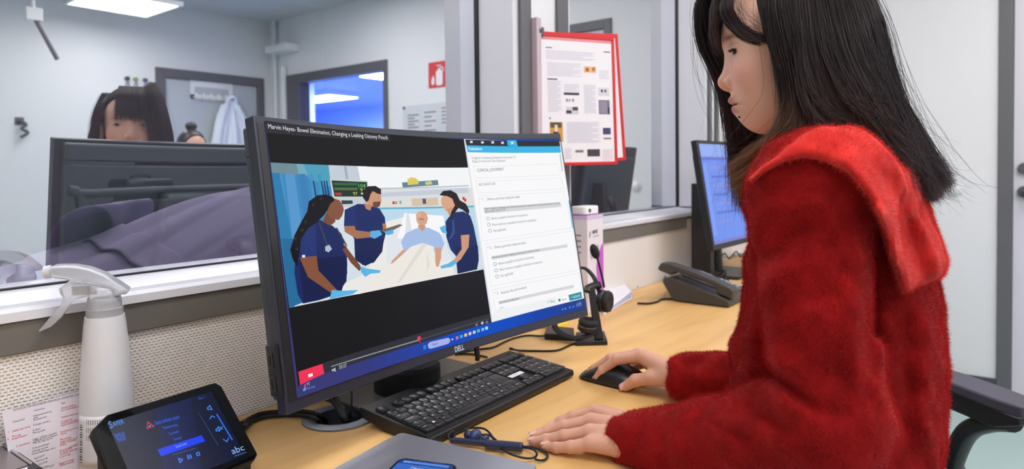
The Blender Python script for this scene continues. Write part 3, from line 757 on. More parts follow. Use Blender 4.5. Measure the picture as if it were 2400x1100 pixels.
# ---- what the screen shows: flat lit shapes laid on the curved panel
class Scr:
    """collects coloured flat shapes on a panel; each later shape lies a hair further out"""
    def __init__(s): s.v = []; s.f = []; s.c = []; s.layer = 0
    def poly(s, pts, col):
        s.layer += 1
        tri = tessellate_polygon([[Vector((x, y, 0)) for x, y in pts]])
        o = len(s.v); s.v += [(x, y, s.layer) for x, y in pts]; s.f += [tuple(o+i for i in f) for f in tri]; s.c += [lin(col)]*len(tri)
    def text(s, t, p0, p1, col, h=None, bold=False, align=0):
        s.layer += 1
        v, f = text_geo(t, bold)
        if not len(v): return
        w = v[:,0].max(); p0 = np.array(p0); p1 = np.array(p1); L = np.linalg.norm(p1-p0)
        ex = (p1-p0)/L; ey = np.array((-ex[1], ex[0])); sx_ = L/w; hh = h or sx_
        if h and not L: return
        o = len(s.v); s.v += [tuple(p0+ex*(a*sx_)+ey*(b*hh))+(s.layer,) for a, b in v]
        s.f += [tuple(o+i for i in q) for q in f]; s.c += [lin(col)]*len(f)
    def finish(s, name, put, m, parent, strips=None, lift=3e-6):
        me = bpy.data.meshes.new(name); me.from_pydata(s.v, [], s.f)
        ca = me.color_attributes.new('col', 'FLOAT_COLOR', 'CORNER')
        k = [c for f, c in zip(s.f, s.c) for _ in f]
        ca.data.foreach_set('color', np.array([tuple(c)+(1,) for c in k], np.float32).ravel())
        bm = bmesh.new(); bm.from_mesh(me)
        if strips:
            for x in strips:
                bmesh.ops.bisect_plane(bm, geom=bm.verts[:]+bm.edges[:]+bm.faces[:], plane_co=(x, 0, 0), plane_no=(1, 0, 0), dist=1e-7)
        for q in bm.verts: q.co = put(q.co.x, q.co.y, q.co.z*lift)
        bm.to_mesh(me); bm.free(); me.materials.append(m)
        o = bpy.data.objects.new(name, me); C.objects.link(o); set_parent(o, parent); return o
def screen_mat(name, strength=1.0, gloss=.04):
    m = bpy.data.materials.new(name); m.use_nodes = True; nt = m.node_tree; b = nt.nodes['Principled BSDF']
    a = nt.nodes.new('ShaderNodeVertexColor'); a.layer_name = 'col'
    nt.links.new(a.outputs['Color'], b.inputs['Emission Color']); b.inputs['Emission Strength'].default_value = strength
    b.inputs['Base Color'].default_value = (.004, .004, .005, 1); b.inputs['Roughness'].default_value = .35; b.inputs['Specular IOR Level'].default_value = gloss*5
    return m
M_scr = screen_mat('screen_light', .96, .012)
S = Scr()
def q(pts): return [mon_uv(x, y) for x, y in pts]
def pl(pts, col): S.poly(q(pts), col)
def tx(t, a, b, col, h=None, bold=False): S.text(t, mon_uv(*a), mon_uv(*b), col, h, bold)
e = .007
x0, x1 = min(mon_uv(623, 300)[0], mon_uv(648, 500)[0], mon_uv(690, 830)[0])-.0006, MW/2-e
tb = .041                                        # bottom of the lit area
# desktop / task bar gradient, black player
n = 24
gcol = [(56, 58, 112), (52, 58, 126), (38, 64, 160), (10, 72, 190), (0, 76, 196), (14, 66, 170), (34, 62, 142)]
for i in range(n):
    g = i/(n-1)*(len(gcol)-1); k = min(int(g), len(gcol)-2); c = [gcol[k][j]+(gcol[k+1][j]-gcol[k][j])*(g-k) for j in range(3)]
    a = x0+(x1-x0)*i/n; b = x0+(x1-x0)*(i+1)/n
    S.layer = 0; S.poly([(a, .016), (b, .016), (b, MH-.012), (a, MH-.012)], c)
S.layer = 1
pl([(621,283),(1087,326),(1152,756),(757,877),(699,905)], (20, 20, 21))
pl([(621,284),(913,317),(915,331),(623,311)], (44, 44, 50))
tx('Marvin Hayes- Bowel Elimination, Changing a Leaking Ostomy Pouch', (629,301), (909,327), (232, 232, 236), .0062)
# video frame
vid = [(634,381),(1098,393),(1137,631),(678,722)]
pl(vid, (214, 226, 234))
pl([(634,381),(770,387),(780,470),(690,720),(678,722)], (62, 138, 190))
pl([(634,381),(695,384),(700,410),(637,405)], (112, 142, 152)); pl([(695,384),(712,385),(722,412),(700,410)], (120, 170, 190))
pl([(712,385),(770,387),(776,440),(724,418)], (78, 160, 190))
for a, b, c in ((640,660,(84,150,206)), (668,690,(88,152,206)), (700,716,(60,128,186)), (726,733,(70,148,196)), (744,752,(62,150,190))):
    pl([(a,408),(b,408),(b+22,560),(a+22,600)], c)
for a in (733, 752, 758, 764): pl([(a,424),(a+3,424),(a+11,470),(a+7,470)], (24, 62, 120))
pl([(637,405),(655,406),(712,706),(678,722)], (44, 126, 178)); pl([(660,560),(690,560),(730,702),(678,722)], (36, 108, 156))
pl([(770,387),(860,390),(868,470),(780,470)], (196, 208, 218)); pl([(806,388),(812,388),(816,420),(811,420)], (160, 172, 184))
pl([(838,390),(1098,393),(1106,440),(848,440)], (246, 248, 250))
pl([(880,440),(1106,440),(1117,492),(884,486)], (220, 224, 226)); pl([(884,441),(1098,434),(1099,437),(884,444)], (190, 196, 202))
pl([(890,452),(1096,440),(1098,452),(892,462)], (198, 206, 218))
pl([(888,468),(1110,462),(1114,482),(890,486)], (226, 224, 218)); pl([(964,466),(1026,463),(1028,482),(966,484)], (216, 196, 172))
pl([(880,487),(1115,482),(1116,486),(880,491)], (96, 178, 208)); pl([(880,491),(1116,486),(1128,590),(888,560)], (188, 220, 238))
pl([(942,428),(1026,422),(1028,434),(944,440)], (104, 134, 150)); pl([(955,421),(962,416),(974,417),(982,425),(980,432),(956,434)], (222, 206, 96)); pl([(996,427),(1010,424),(1014,432),(998,434)], (206, 206, 130))
for a, b in ((922,476),(928,476),(1086,466),(1090,470),(938,475)): pl([(a-2,b-4),(a+3,b-4),(a+3,b+3),(a-2,b+3)], (206, 52, 58) if a in (922,1090,1086) else (150, 160, 150))
pl([(990,466),(998,466),(999,478),(991,478)], (80, 74, 130))
# patient monitor
pl([(773,419),(862,424),(864,464),(780,464)], (206, 214, 204)); pl([(777,423),(860,427),(861,461),(784,461)], (30, 54, 48))
pl([(781,428),(838,429),(838,435),(782,434)], (52, 104, 70)); pl([(783,440),(838,440),(838,446),(784,446)], (92, 110, 58))
tx('104', (841,440), (857,440), (120, 206, 120), .006); tx('91', (844,449), (856,449), (190, 200, 90), .005); tx('97', (828,458), (838,458), (210, 214, 90), .005)
pl([(785,452),(800,452),(801,458),(786,458)], (190, 60, 50)); pl([(846,452),(854,452),(854,456),(846,456)], (200, 210, 210))
pl([(790,464),(868,464),(870,486),(796,486)], (198, 208, 214)); pl([(800,470),(826,470),(827,478),(801,479)], (56, 62, 70))
# bed
pl([(905,520),(950,508),(1056,600),(1064,642),(1137,631),(1060,646),(838,690),(780,700),(800,668),(860,640)], (238, 236, 232))
pl([(905,560),(940,520),(1040,515),(1052,600),(1056,612),(905,620)], (226, 232, 238)); pl([(948,500),(1040,506),(1044,548),(930,560)], (250, 250, 252)); pl([(952,502),(958,500),(965,540),(950,552)], (222, 228, 236))
# mannequin
pl([(975,504),(980,497),(990,495),(999,500),(1003,512),(1000,524),(992,530),(982,528),(976,518)], (216, 164, 136)); pl([(978,502),(986,498),(986,506),(978,512)], (226, 178, 150)); pl([(982,512),(994,513),(993,516),(983,515)], (168, 108, 92)); pl([(980,528),(996,528),(1000,540),(980,540)], (206, 152, 124))
pl([(974,536),(1004,534),(1030,546),(1042,570),(1034,590),(1006,592),(966,594),(948,592),(940,568),(950,548)], (168, 192, 232))
pl([(982,534),(996,534),(990,544)], (206, 152, 124)); pl([(944,586),(956,588),(938,604),(916,620),(918,612)], (214, 160, 128)); pl([(1020,582),(1034,580),(1034,604),(1028,626),(1020,624)], (214, 160, 128))
pl([(964,578),(990,570),(1016,578),(1022,628),(1062,640),(840,690),(912,626)], (240, 236, 228)); pl([(990,572),(1000,574),(940,660),(930,664)], (226, 222, 214)); pl([(1000,590),(1008,620),(1000,640)], (228, 224, 216))
# male nurse
pl([(815,492),(838,478),(868,480),(890,490),(902,510),(905,545),(896,580),(880,612),(856,624),(832,610),(830,560),(810,530)], (28, 44, 100))
pl([(832,560),(900,560),(896,590),(876,616),(850,622),(834,606)], (22, 34, 82)); pl([(852,476),(872,480),(868,494),(858,490)], (190, 134, 104))
pl([(856,452),(874,444),(892,454),(894,468),(892,480),(884,488),(872,484),(858,474)], (206, 150, 118)); pl([(874,474),(892,472),(890,484),(882,488),(874,484)], (110, 74, 58))
pl([(850,462),(852,446),(862,437),(880,436),(893,444),(893,456),(884,454),(874,448),(868,456),(864,470),(858,474)], (34, 26, 28))
pl([(806,526),(830,526),(834,540),(874,545),(872,556),(836,560),(808,544)], (168, 114, 84)); pl([(808,492),(830,482),(836,530),(806,530)], (32, 50, 110)); pl([(868,542),(890,540),(896,550),(878,560),(868,556)], (92, 176, 226))
pl([(892,540),(936,526),(944,528),(906,548)], (118, 100, 88)); pl([(900,544),(922,538),(922,548),(908,552)], (92, 176, 226)); pl([(896,524),(904,524),(906,534),(898,538)], (178, 122, 92))
# left nurse with braids
pl([(690,640),(696,556),(720,524),(750,516),(780,530),(800,548),(812,580),(814,620),(812,660),(790,690),(748,704),(710,712),(698,690)], (26, 40, 96))
pl([(700,610),(810,600),(814,640),(800,684),(748,704),(712,710)], (20, 30, 76)); pl([(704,540),(740,520),(742,600),(706,606)], (34, 52, 116))
pl([(764,500),(784,506),(786,520),(774,530),(756,520)], (122, 74, 52)); pl([(766,480),(780,464),(796,470),(804,484),(806,492),(802,506),(794,516),(778,514),(766,500)], (134, 84, 60))
pl([(720,496),(724,472),(744,458),(764,456),(780,462),(784,470),(774,478),(768,492),(760,504),(744,520),(722,536),(706,560),(700,600),(696,626),(686,608),(680,586),(690,552),(706,520)], (18, 16, 20))
for a, b in ((688,560),(692,584),(704,540),(712,520),(730,480),(748,466)): pl([(a,b),(a+6,b-5),(a+8,b),(a+3,b+5)], (52, 42, 44))
pl([(802,584),(812,580),(836,612),(848,628),(842,636),(822,616)], (120, 72, 52)); pl([(702,604),(742,600),(746,634),(790,680),(780,690),(722,650)], (136, 84, 58))
pl([(844,624),(860,630),(892,634),(890,640),(868,642),(856,650),(846,638)], (96, 182, 230)); pl([(778,680),(800,682),(840,680),(826,690),(790,698),(772,702)], (96, 182, 230))
for a, b in (((746,522),(766,578)), ((786,534),(808,572))): pl([a, (a[0]+4,a[1]), (b[0]+4,b[1]), b], (58, 66, 84))
pl([(762,578),(772,574),(778,584),(770,592),(762,588)], (176, 190, 206)); pl([(804,570),(812,570),(814,578),(806,578)], (150, 110, 96)); pl([(708,598),(715,598),(715,604),(708,604)], (236, 240, 246))
# right nurse with pony tail
pl([(1044,520),(1060,498),(1086,496),(1102,506),(1110,530),(1118,570),(1122,600),(1118,632),(1072,642),(1068,600),(1056,586),(1046,556)], (28, 44, 100)); pl([(1066,580),(1120,576),(1122,610),(1118,632),(1074,642)], (22, 34, 82))
pl([(1034,466),(1040,456),(1056,458),(1068,470),(1068,484),(1060,496),(1046,496),(1038,486),(1034,478)], (222, 166, 134)); pl([(1046,490),(1064,486),(1068,498),(1054,508)], (206, 148, 118))
pl([(1030,458),(1038,448),(1056,446),(1070,454),(1078,470),(1092,478),(1100,494),(1098,504),(1084,492),(1074,488),(1060,508),(1052,516),(1058,496),(1066,482),(1060,466),(1048,460)], (38, 28, 28))
pl([(1080,552),(1100,550),(1098,580),(1080,608),(1066,620),(1062,612),(1082,584)], (208, 152, 122)); pl([(1062,610),(1072,616),(1058,626),(1034,630),(1032,624),(1050,618)], (96, 182, 230)); pl([(1030,534),(1042,528),(1048,548),(1036,546)], (96, 182, 230))
pl([(1060,516),(1064,516),(1066,546),(1056,562),(1052,560),(1060,544)], (60, 76, 140))
# player bar
pl([(757,851),(1150,735),(1153,756),(760,876)], (46, 48, 56)); pl([(699,872),(756,853),(760,876),(703,903)], (242, 52, 88)); pl([(722,878),(732,875),(733,882),(723,885)], (252, 248, 250))
pl([(776,858.5),(982,796),(982,799),(776,861)], (150, 152, 156)); pl([(982,796),(1146,746),(1146,748),(982,799)], (74, 76, 82)); pl([(978,791),(982,788),(986,790),(987,795),(983,799),(978,796)], (240, 52, 88)); pl([(982,798),(984,797),(985,804),(983,804)], (200, 50, 80))
pl([(777,867),(781,865),(786,862),(787,872),(782,870),(778,871)], (178, 180, 184)); tx('00:07', (795,866), (813,860.5), (190, 192, 196), .0052)
for a, b in ((1114,762),(1127,758),(1138,756)): pl([(a,b-1),(a+3,b-4),(a+6,b-3),(a+6,b+1),(a+3,b+3),(a,b+2)], (196, 198, 202) if a == 1127 else (120, 124, 130))
# right-hand evaluation form
pl([(1087,326),(1313,332),(1369,699),(1152,756)], (251, 251, 252)); pl([(1087,326),(1090,326),(1156,755),(1152,756)], (228, 230, 232))
pl([(1090,327),(1311,331),(1313,343),(1093,341)], (44, 44, 50)); pl([(1093,341),(1313,343),(1315,358),(1096,357)], (58, 182, 232)); pl([(1188,329),(1210,329),(1213,343),(1190,342)], (58, 182, 232))
for a, b in ((1104,333),(1130,334),(1154,334),(1177,335),(1200,335)): pl([(a-3,b-2),(a+3,b-3),(a+4,b+2),(a-2,b+3)], (226, 228, 232))
tx('Evaluations', (1099,352), (1130,352), (240, 248, 252), .0055, True)
G1, G2 = (108, 110, 116), (64, 66, 72)
tx('Creighton Competency Evaluation Instrument 2.0', (1105,373), (1209,371), G1, .0046); tx('(Regis) 3a Instructed Team Evaluation', (1107,381), (1185,379), G1, .0044)
def frame(a, b, c, d):
    for p, r in ((a, b), (b, c), (c, d), (d, a)):
        pl([p, r, (r[0]+.9, r[1]+.9), (p[0]+.9, p[1]+.9)], (226, 228, 232))
frame((1109,390),(1306,384),(1313,410),(1114,417)); frame((1115,425),(1314,417),(1321,442),(1119,452)); frame((1120,459),(1320,449),(1341,534),(1131,565)); frame((1137,572),(1343,541),(1356,633),(1150,671)); frame((1152,680),(1356,640),(1362,690),(1160,728))
tx('CLINICAL JUDGMENT', (1118,403), (1181,400), G2, .0056); tx('RECOGNIZE CUES', (1123,436), (1161,433), G1, .0046)
tx('*  1.', (1124,471), (1134,470), G2, .0050); tx('Obtains pertinent subjective data.', (1141,470), (1219,464), G1, .0050)
pl([(1134,487),(1313,474),(1316,485),(1136,501)], (216, 217, 220)); tx('Patient complains of abdominal pain. Patient discusses severe response from having exposed stoma of ostomy', (1135,492), (1312,478), G2, .0042); tx('bag on scale of pain 5/10', (1136,498), (1184,494), G2, .0042)
def radio(cx, cy, r=4.2):
    a = [(cx+r*math.cos(k*math.pi/9), cy+r*math.sin(k*math.pi/9)) for k in range(18)]; b = [(cx+(r-1)*math.cos(k*math.pi/9), cy+(r-1)*math.sin(k*math.pi/9)) for k in range(18)]
    pl(a, (128, 130, 136)); pl(b, (251, 251, 252))
OPT = ('Below acceptable threshold of competency', 'Meets minimum acceptable threshold of competency', 'Not applicable')
for s_, (cx, cy), (bx, by), (ex_, ey_) in zip(OPT*2, ((1143.5,512.5),(1145.5,527),(1148,541.5),(1160,619.5),(1162.5,634),(1164.5,648.5)), ((1152,515),(1154,530),(1157,544),(1169,621),(1171,635.5),(1173,650)), ((1237,506),(1257,518),(1186,540),(1252,605),(1272,616),(1203,643))):
    radio(cx, cy); tx(s_, (bx, by), (ex_, ey_), G1, .0046)
tx('*  2.', (1143,585), (1152,583), G2, .0050); tx('Obtains pertinent objective data.', (1158,583), (1233,571.5), G1, .0050); pl([(1152,601),(1329,573),(1330,580),(1153,609)], (216, 217, 220)); tx('Assesses the skin before beginning. Ostomy pouch removed correctly', (1153,606.5), (1264,588), G2, .0042)
tx('*  3.', (1159,692), (1168,690), G2, .0050); tx('Assesses the environment.', (1174,690), (1235,676), G1, .0050); pl([(1169,707),(1344,668),(1345,675),(1170,714)], (216, 217, 220)); tx('Bed locked side rails up low', (1170,712), (1216,702), G2, .0042)
pl([(1158,730),(1362,685),(1367,700),(1152,756)], (243, 244, 246)); radio(1176, 724, 4)
pl([(1170,725),(1184,722),(1185,730),(1171,733)], (243, 244, 246))
tx('\u2190 Back', (1283,712), (1301,708), (40, 150, 170), .0054); pl([(1304,699),(1330,693),(1333,707),(1307,713)], (252, 253, 254)); tx('\u25A0 Save', (1309,708), (1328,703.5), (60, 140, 156), .0054)
pl([(1332,692),(1362,684),(1364,699),(1335,706)], (40, 146, 164)); tx('+ Submit', (1338,701), (1360,695), (220, 244, 248), .0054)
pl([(1311,361),(1314,361),(1319,402),(1316,402)], (196, 200, 204)); pl([(1332,470),(1334,470),(1343,536),(1341,536)], (60, 182, 232))
# task bar
pl([(1002,808),(1006,803),(1012,801),(1050,792),(1055,796),(1054,803),(1048,807),(1010,818),(1004,817)], (168, 178, 236)); tx('Search', (1013,811), (1026,808), (74, 86, 168), .0042)
for a, b in ((992,813),(995.5,812),(992,818),(995.5,817)): pl([(a,b-2),(a+2.6,b-3),(a+2.8,b+1),(a+.2,b+2)], (44, 160, 246))
cols = ((230,240,255), (210,110,160), (60,180,236), (236,206,120), (232,200,210), (180,214,240), (90,200,180), (120,190,250), (190,220,255))
for i, a in enumerate((1060,1071,1081,1091,1101,1111,1121,1131,1140)):
    b = 796-.33*(a-1060); r = 1.6 if i == 0 else 3.2
    pl([(a-r,b-r*.9),(a+r,b-r*1.3),(a+r,b+r*.9),(a-r,b+r*1.3)], cols[i])
tx('7\u00b0C', (719,905), (726,902.5), (220, 226, 250), .0034); tx('Mest skyet', (719,914.5), (738,908.5), (96, 150, 246), .0034); pl([(712,903),(716,899),(717,909),(712,911)], (206, 70, 96)); pl([(709,914),(714,908),(718,914),(711,918)], (96, 150, 246))
for a in (1316, 1323, 1333, 1341): pl([(a,724-.25*(a-1316)),(a+4,723-.25*(a-1316)),(a+4,727-.25*(a-1316)),(a,728-.25*(a-1316))], (92, 130, 220))
tx('13:45', (1352,714.5), (1362,712), (150, 180, 240), .004); tx('20.02.2024', (1350,719.5), (1363,716), (150, 180, 240), .004)
strips = [x0+(x1-x0)*i/28 for i in range(1, 28)]
base = shell(.014, MH-.010, .0002, .0006, -MW/2+.005, MW/2-.005)
panel = base.build('screen_panel', M_black, T)
brk = [-MW/2]+strips+[MW/2]
def facet(x, y, z):
    i = max(0, min(len(brk)-2, int(np.searchsorted(brk, x, side='right')-1))); f = (x-brk[i])/(brk[i+1]-brk[i])
    return mon(brk[i], y, .0010+z)*(1-f)+mon(brk[i+1], y, .0010+z)*f
S.finish('screen_picture', facet, M_scr, panel, strips)
# maker's lettering on the lower bezel
lg = MB(); ux, uy = mon_uv(1064, 818); bx_, by_ = mon_uv(1085, 811.5)
lw = bx_-ux
put_text(lg, 'DELL', mon(0,0), m_u, m_v, lw, .0088, bold=True)
lg.v = [tuple(mon(ux+(Vector(p)-mon(0,0)).dot(m_u), .0045+(Vector(p)-mon(0,0)).dot(m_v), .0032)) for p in lg.v]
lg.build('maker_lettering', emitter('glowing_print', (214, 220, 236), .85), T, smooth=False)  # lettering given a glow of its own, though it is no lamp
# ------------------------------------------------------------------ keyboard
KX, KY, KA, KW, KL = .671, -.199, R(1.5), .398, .155
T = thing('keyboard', 'black full-size keyboard with white key legends under the curved monitor', 'keyboard', (KX, KY, D), KA)
zf, zb = .017, .031; ktilt = math.atan2(zb-zf, KL)
KM = Matrix.Translation((0, -KL, zf)) @ Matrix.Rotation(ktilt, 4, 'X')      # local frame on the key deck
M_kb = mat('keyboard_black', (28, 28, 31), .5, noise=(120, .05)); M_key = mat('key_black', (42, 42, 47), .34); M_leg = mat('key_legend', (238, 240, 246), .6)
b = MB(); prof = [(-KL, .003), (-KL-.002, .008), (-KL, zf-.0015), (0, zb-.0015), (.001, zb-.007), (-.006, .012), (-.06, .003)]; k = len(prof)
b.add([(0, y, z) for y, z in prof]+[(KW, y, z) for y, z in prof], [tuple(range(k)), tuple(reversed(range(k, 2*k)))]+[(i, k+i, k+(i+1) % k, (i+1) % k) for i in range(k)])
b.build('keyboard_body', M_kb, T, bevel=.0015)
for x in (.03, KW-.06): MB().box((x, -.03, 0), (x+.03, -.02, .018)).build('folding_foot', M_black, T)
for x in (.03, KW-.06): MB().box((x, -KL+.008, 0), (x+.03, -KL+.016, .006)).build('rubber_foot', M_blackm, T)
U_ = (KW-.012)/22.7; V_ = .0183
_keym = {}
def key_mesh(w, h):
    if (w, h) in _keym: return _keym[(w, h)]
    g = .0011; W_, H_ = w*U_-g, h*V_-g; m = MB()
    lv = [(0, -.0004), (.0004, .0022), (.0015, .0040), (.0024, .0043)]
    vs_ = []
    for i, z in lv: vs_ += [(i, i*.7, z), (W_-i, i*.7, z), (W_-i, H_-i, z), (i, H_-i, z)]
    fs = [(a*4+j, a*4+(j+1) % 4, a*4+4+(j+1) % 4, a*4+4+j) for a in range(3) for j in range(4)]+[(12, 13, 14, 15)]
    m.add(vs_, fs); me = bpy.data.meshes.new('key'); me.from_pydata(m.v, [], m.f); me.materials.append(M_key); me.update(); me.shade_smooth(); me.set_sharp_from_angle(angle=R(50))
    _keym[(w, h)] = me; return me
kleg = MB()
def key(x, r, w=1, h=1, leg=None, sm=False):
    o = bpy.data.objects.new('key', key_mesh(w, h)); C.objects.link(o); o.parent = T
    yy = KL-.027-(r+1)*V_ - (.0045 if r > 0 else 0) - (h-1)*V_
    o.matrix_basis = KM @ Matrix.Translation((.006+x*U_+.0005, yy, .0))
    if leg:
        hgt = .0042 if not sm else .0026; v, f = text_geo(leg); wd = v[:,0].max()*hgt
        p = KM @ Vector((.006+x*U_+.0036, yy+h*V_-.0080, .00455)); ex = (KM.to_3x3() @ Vector((1,0,0))); ey = KM.to_3x3() @ Vector((0,1,0))
        put_text(kleg, leg, p, ex, ey, wd, hgt)
        if len(leg) == 1 and r == 1: put_text(kleg, "!\"#%&/()=?+"[int(leg) % 11] if leg.isdigit() else '*', KM @ Vector((.006+x*U_+.0095, yy+.0040, .00455)), ex, ey, .0024, .0034)
key(0, 0, leg='Esc', sm=True)
for i in range(12): key(2+i+(i//4)*.5, 0, leg='F%d' % (i+1), sm=True)
for i in range(3): key(15.25+i, 0)
for i in range(4): key(18.6+i, 0)
for i, c in enumerate('|1234567890+'): key(i, 1, leg=c)
key(12, 1); key(13, 1, 2, leg='\u2190')
key(0, 2, 1.5, leg='Tab', sm=True)
for i, c in enumerate('QWERTYUIOP\u00C5'): key(1.5+i, 2, leg=c)
key(12.5, 2); key(13.5, 2, 1.5, 2)
key(0, 3, 1.75, leg='Caps Lock', sm=True)
for i, c in enumerate('ASDFGHJKL\u00D8\u00C6'): key(1.75+i, 3, leg=c)
key(12.75, 3, .75)
key(0, 4, 1.25, leg='\u21E7')
for i, c in enumerate('<ZXCVBNM,.-'): key(1.25+i, 4, leg=c)
key(12.25, 4, 2.75, leg='\u21E7')
key(0, 5, 1.25, leg='Ctrl', sm=True); key(1.25, 5, 1.25, leg='\u25A0'); key(2.5, 5, 1.25, leg='Alt', sm=True); key(3.75, 5, 6.25)
for i, c in enumerate(('Alt Gr', '\u25A0', None, 'Ctrl')): key(10+i*1.25, 5, 1.25, leg=c, sm=True)
for r in (1, 2):
    for i in range(3): key(15.25+i, r, leg=[['Ins', 'Home', 'PgUp'], ['Del', 'End', 'PgDn']][r-1][i], sm=True)
key(16.25, 4, leg='\u2191')
for i, c in enumerate('\u2190\u2193\u2192'): key(15.25+i, 5, leg=c)
for r, row in ((1, 'N/*-'), (2, '789'), (3, '456'), (4, '123')):
    for i, c in enumerate(row): key(18.6+i, r, leg=c)
key(21.6, 2, 1, 2, '+'); key(21.6, 4, 1, 2, '\u21B5'); key(18.6, 5, 2, 1, '0'); key(20.6, 5, 1, 1, ',')
kleg.build('key_lettering', M_leg, T, smooth=False)['kind'] = 'stuff'
st = MB(); st.cbox((.006+16.75*U_, KL-.027-.0045-3.5*V_, .0009), (2.3*U_, .0105, .0008), KM); s_o = st.build('sticker', mat('sticker_white', (222, 224, 232), .5), T)
tt = MB(); put_text(tt, 'NL 1', KM @ Vector((.006+16.4*U_, KL-.027-.0045-3.57*V_, .0014)), KM.to_3x3() @ Vector((1,0,0)), KM.to_3x3() @ Vector((0,1,0)), None, .003); tt.build('sticker_print', M_dgrey, s_o, smooth=False)
for i in range(3): MB().cbox((KW-.03+i*.007, KL-.014, .0003), (.003, .001, .0006), KM).build('status_light', M_dkpl, T)

# ------------------------------------------------------------------ mouse
mx_, my_ = 1.098, -.410
T = wthing('mouse', 'black sculpted computer mouse under the right hand of the woman', 'mouse', (mx_, my_, D))
M_ms = mat('mouse_black', (30, 31, 36), .38)
def mouse_f(p):
    q = p-np.array((mx_, my_, D)); x, y, z = q[...,0], q[...,1], q[...,2]
    w = .031-.004*np.clip((y-.0)/.06, -1, 1)-.35*(np.abs(y)/.062)**4*.03+ .006*(1-np.clip(z/.04, 0, 1))
    top = .0375-5.2*(y+.012)**2-.12*np.clip(y-.02, 0, 1)-11*x**2
    a = np.abs(x)-w; b_ = np.abs(y)-.061; c = np.maximum(z-top, .002-z)
    return smax(smax(a, b_, .012), c, .006)
V, Q_ = surface_net(mouse_f, (mx_-.045, my_-.075, D-.004), (mx_+.045, my_+.075, D+.055), .0016)
me = np_mesh('mouse_body', V, Q_); me.materials.append(M_ms); link('mouse_body', me, T, ang=50)
MB().tube([(mx_-.003, my_+.034, D+.0205), (mx_+.003, my_+.034, D+.0205)], .0065, 20).build('scroll_wheel', M_dkpl, T, bevel=.001)
MB().box((mx_-.0006, my_+.040, D+.010), (mx_+.0006, my_+.047, D+.0180)).build('button_seam', M_blackm, T)
MB().box((mx_-.022, my_-.045, D+.0003), (mx_+.022, my_+.045, D+.003)).build('glide_pad', M_blackm, T)

# ------------------------------------------------------------------ laptop, phone, earphones
a8 = R(8.1); lu = Vector((math.cos(a8), math.sin(a8), 0)); lw_ = Vector((-math.sin(a8), math.cos(a8), 0))
LB = Vector((.662, -.305, D)); LT = .0175
T = thing('laptop', 'closed silver laptop at the bottom edge with a phone lying on it', 'laptop', LB-lu*.16-lw_*.115, a8)
M_sil = mat('silver_aluminium', (176, 178, 190), .38, metal=.75, noise=(300, .03)); M_sild = mat('silver_base', (150, 152, 162), .4, metal=.7)
def pr(w, h, r, z0, z1): m = MB(); m.prism(rrect(w, h, r, 6), z0, z1); return m
pr(.320, .230, .008, .0105, LT).build('lid', M_sil, T, bevel=.0014)
pr(.318, .226, .008, .0025, .0098).build('base', M_sild, T, bevel=.002)
MB().tube([(-.13, .1135, .0100), (.13, .1135, .0100)], .0042, 14).build('hinge', M_chrome, T)
MB().box((.02, .1152, .011), (.135, .1165, .0168)).build('hinge_cover', M_chrome, T, bevel=.0004)
for sx in (-.13, .13):
    for sy in (-.09, .09): MB().cyl((sx, sy, 0), (sx, sy, .003), .007, n=16).build('rubber_foot', M_blackm, T)
zt = LT+.0085
pa, pb = Z(938, 1072, zt), Z(1076, 1089, zt); pu = (pb-pa); pw = pu.length; pu.normalize(); pv = Vector((-pu.y, pu.x, 0))
pc = (pa+pb)/2-pv*.0755; prz = math.atan2(pu.y, pu.x)
T = thing('smartphone', 'black smartphone with lit blue screen lying on the silver laptop', 'phone', (pc.x, pc.y, D+LT+.0002), prz)
pr(pw, .151, .011, .0, .0078).build('phone_body', M_black, T, bevel=.0016, seg=3)
pr(pw-.004, .147, .009, .0079, .0083).build('phone_glass', mat('phone_glass', (8, 10, 16), .08, coat=.5), T)
SP = Scr(); hw = (pw-.008)/2; hh = .071
SP.poly(rrect(2*hw, 2*hh, .006), (30, 66, 150)); SP.poly([(-hw+.001, .04), (hw-.001, .04), (hw-.001, hh-.012), (-hw+.001, hh-.012)], (58, 116, 214)); SP.poly([(-hw+.006, hh-.009), (hw-.006, hh-.009), (hw-.006, hh-.003), (-hw+.006, hh-.003)], (92, 150, 236))
SP.poly([(-hw, -hh+.02), (hw, -hh+.02), (hw, .034), (-hw, .034)], (22, 52, 120))
SP.text('09:41', (-hw+.006, hh-.0085), (-hw+.016, hh-.0085), (200, 220, 255)); SP.text('Messages', (-.014, .048), (.014, .048), (220, 232, 255)); SP.text('Today', (-.026, .024), (-.012, .024), (150, 180, 236))
SP.finish('phone_screen', lambda x, y, z: (x, y, .0084+z), screen_mat('phone_light', .8), T)

T = wthing('earphones', 'navy neckband earphones with a tangled cord between laptop and left hand', 'earphones', Z(1150, 1045))
M_nav = mat('navy_gloss', (34, 42, 78), .3, coat=.3); M_navd = mat('navy_cord', (26, 30, 50), .5)
def zt_(pts, h): return [Z(a, b_, h) for a, b_ in pts]
MB().tube(spline(zt_([(1056, 1033), (1075, 1034), (1110, 1037), (1140, 1041)], .008), 5), [.0038]+[.0046]*14+[.0040], 12).build('control_module', M_nav, T)
MB().tube(spline(zt_([(1138, 1042), (1150, 1043), (1180, 1045), (1215, 1048), (1226, 1049)], .009), 5), [.005]+[.0068]*17+[.0066, .0058, .004], 14).build('battery_module', M_nav, T)
c1 = [(1056, 1033), (1050, 1022), (1060, 1012), (1080, 1008), (1105, 1004), (1132, 1005), (1148, 1016), (1162, 1038), (1180, 1056), (1205, 1068), (1235, 1075), (1254, 1072), (1258, 1063), (1248, 1053), (1226, 1049)]
MB().tube(spline([Z(a, b_, .004+.007*math.sin(i*.9)**2) for i, (a, b_) in enumerate(c1)], 8), .0016, 8).build('cord', M_navd, T)
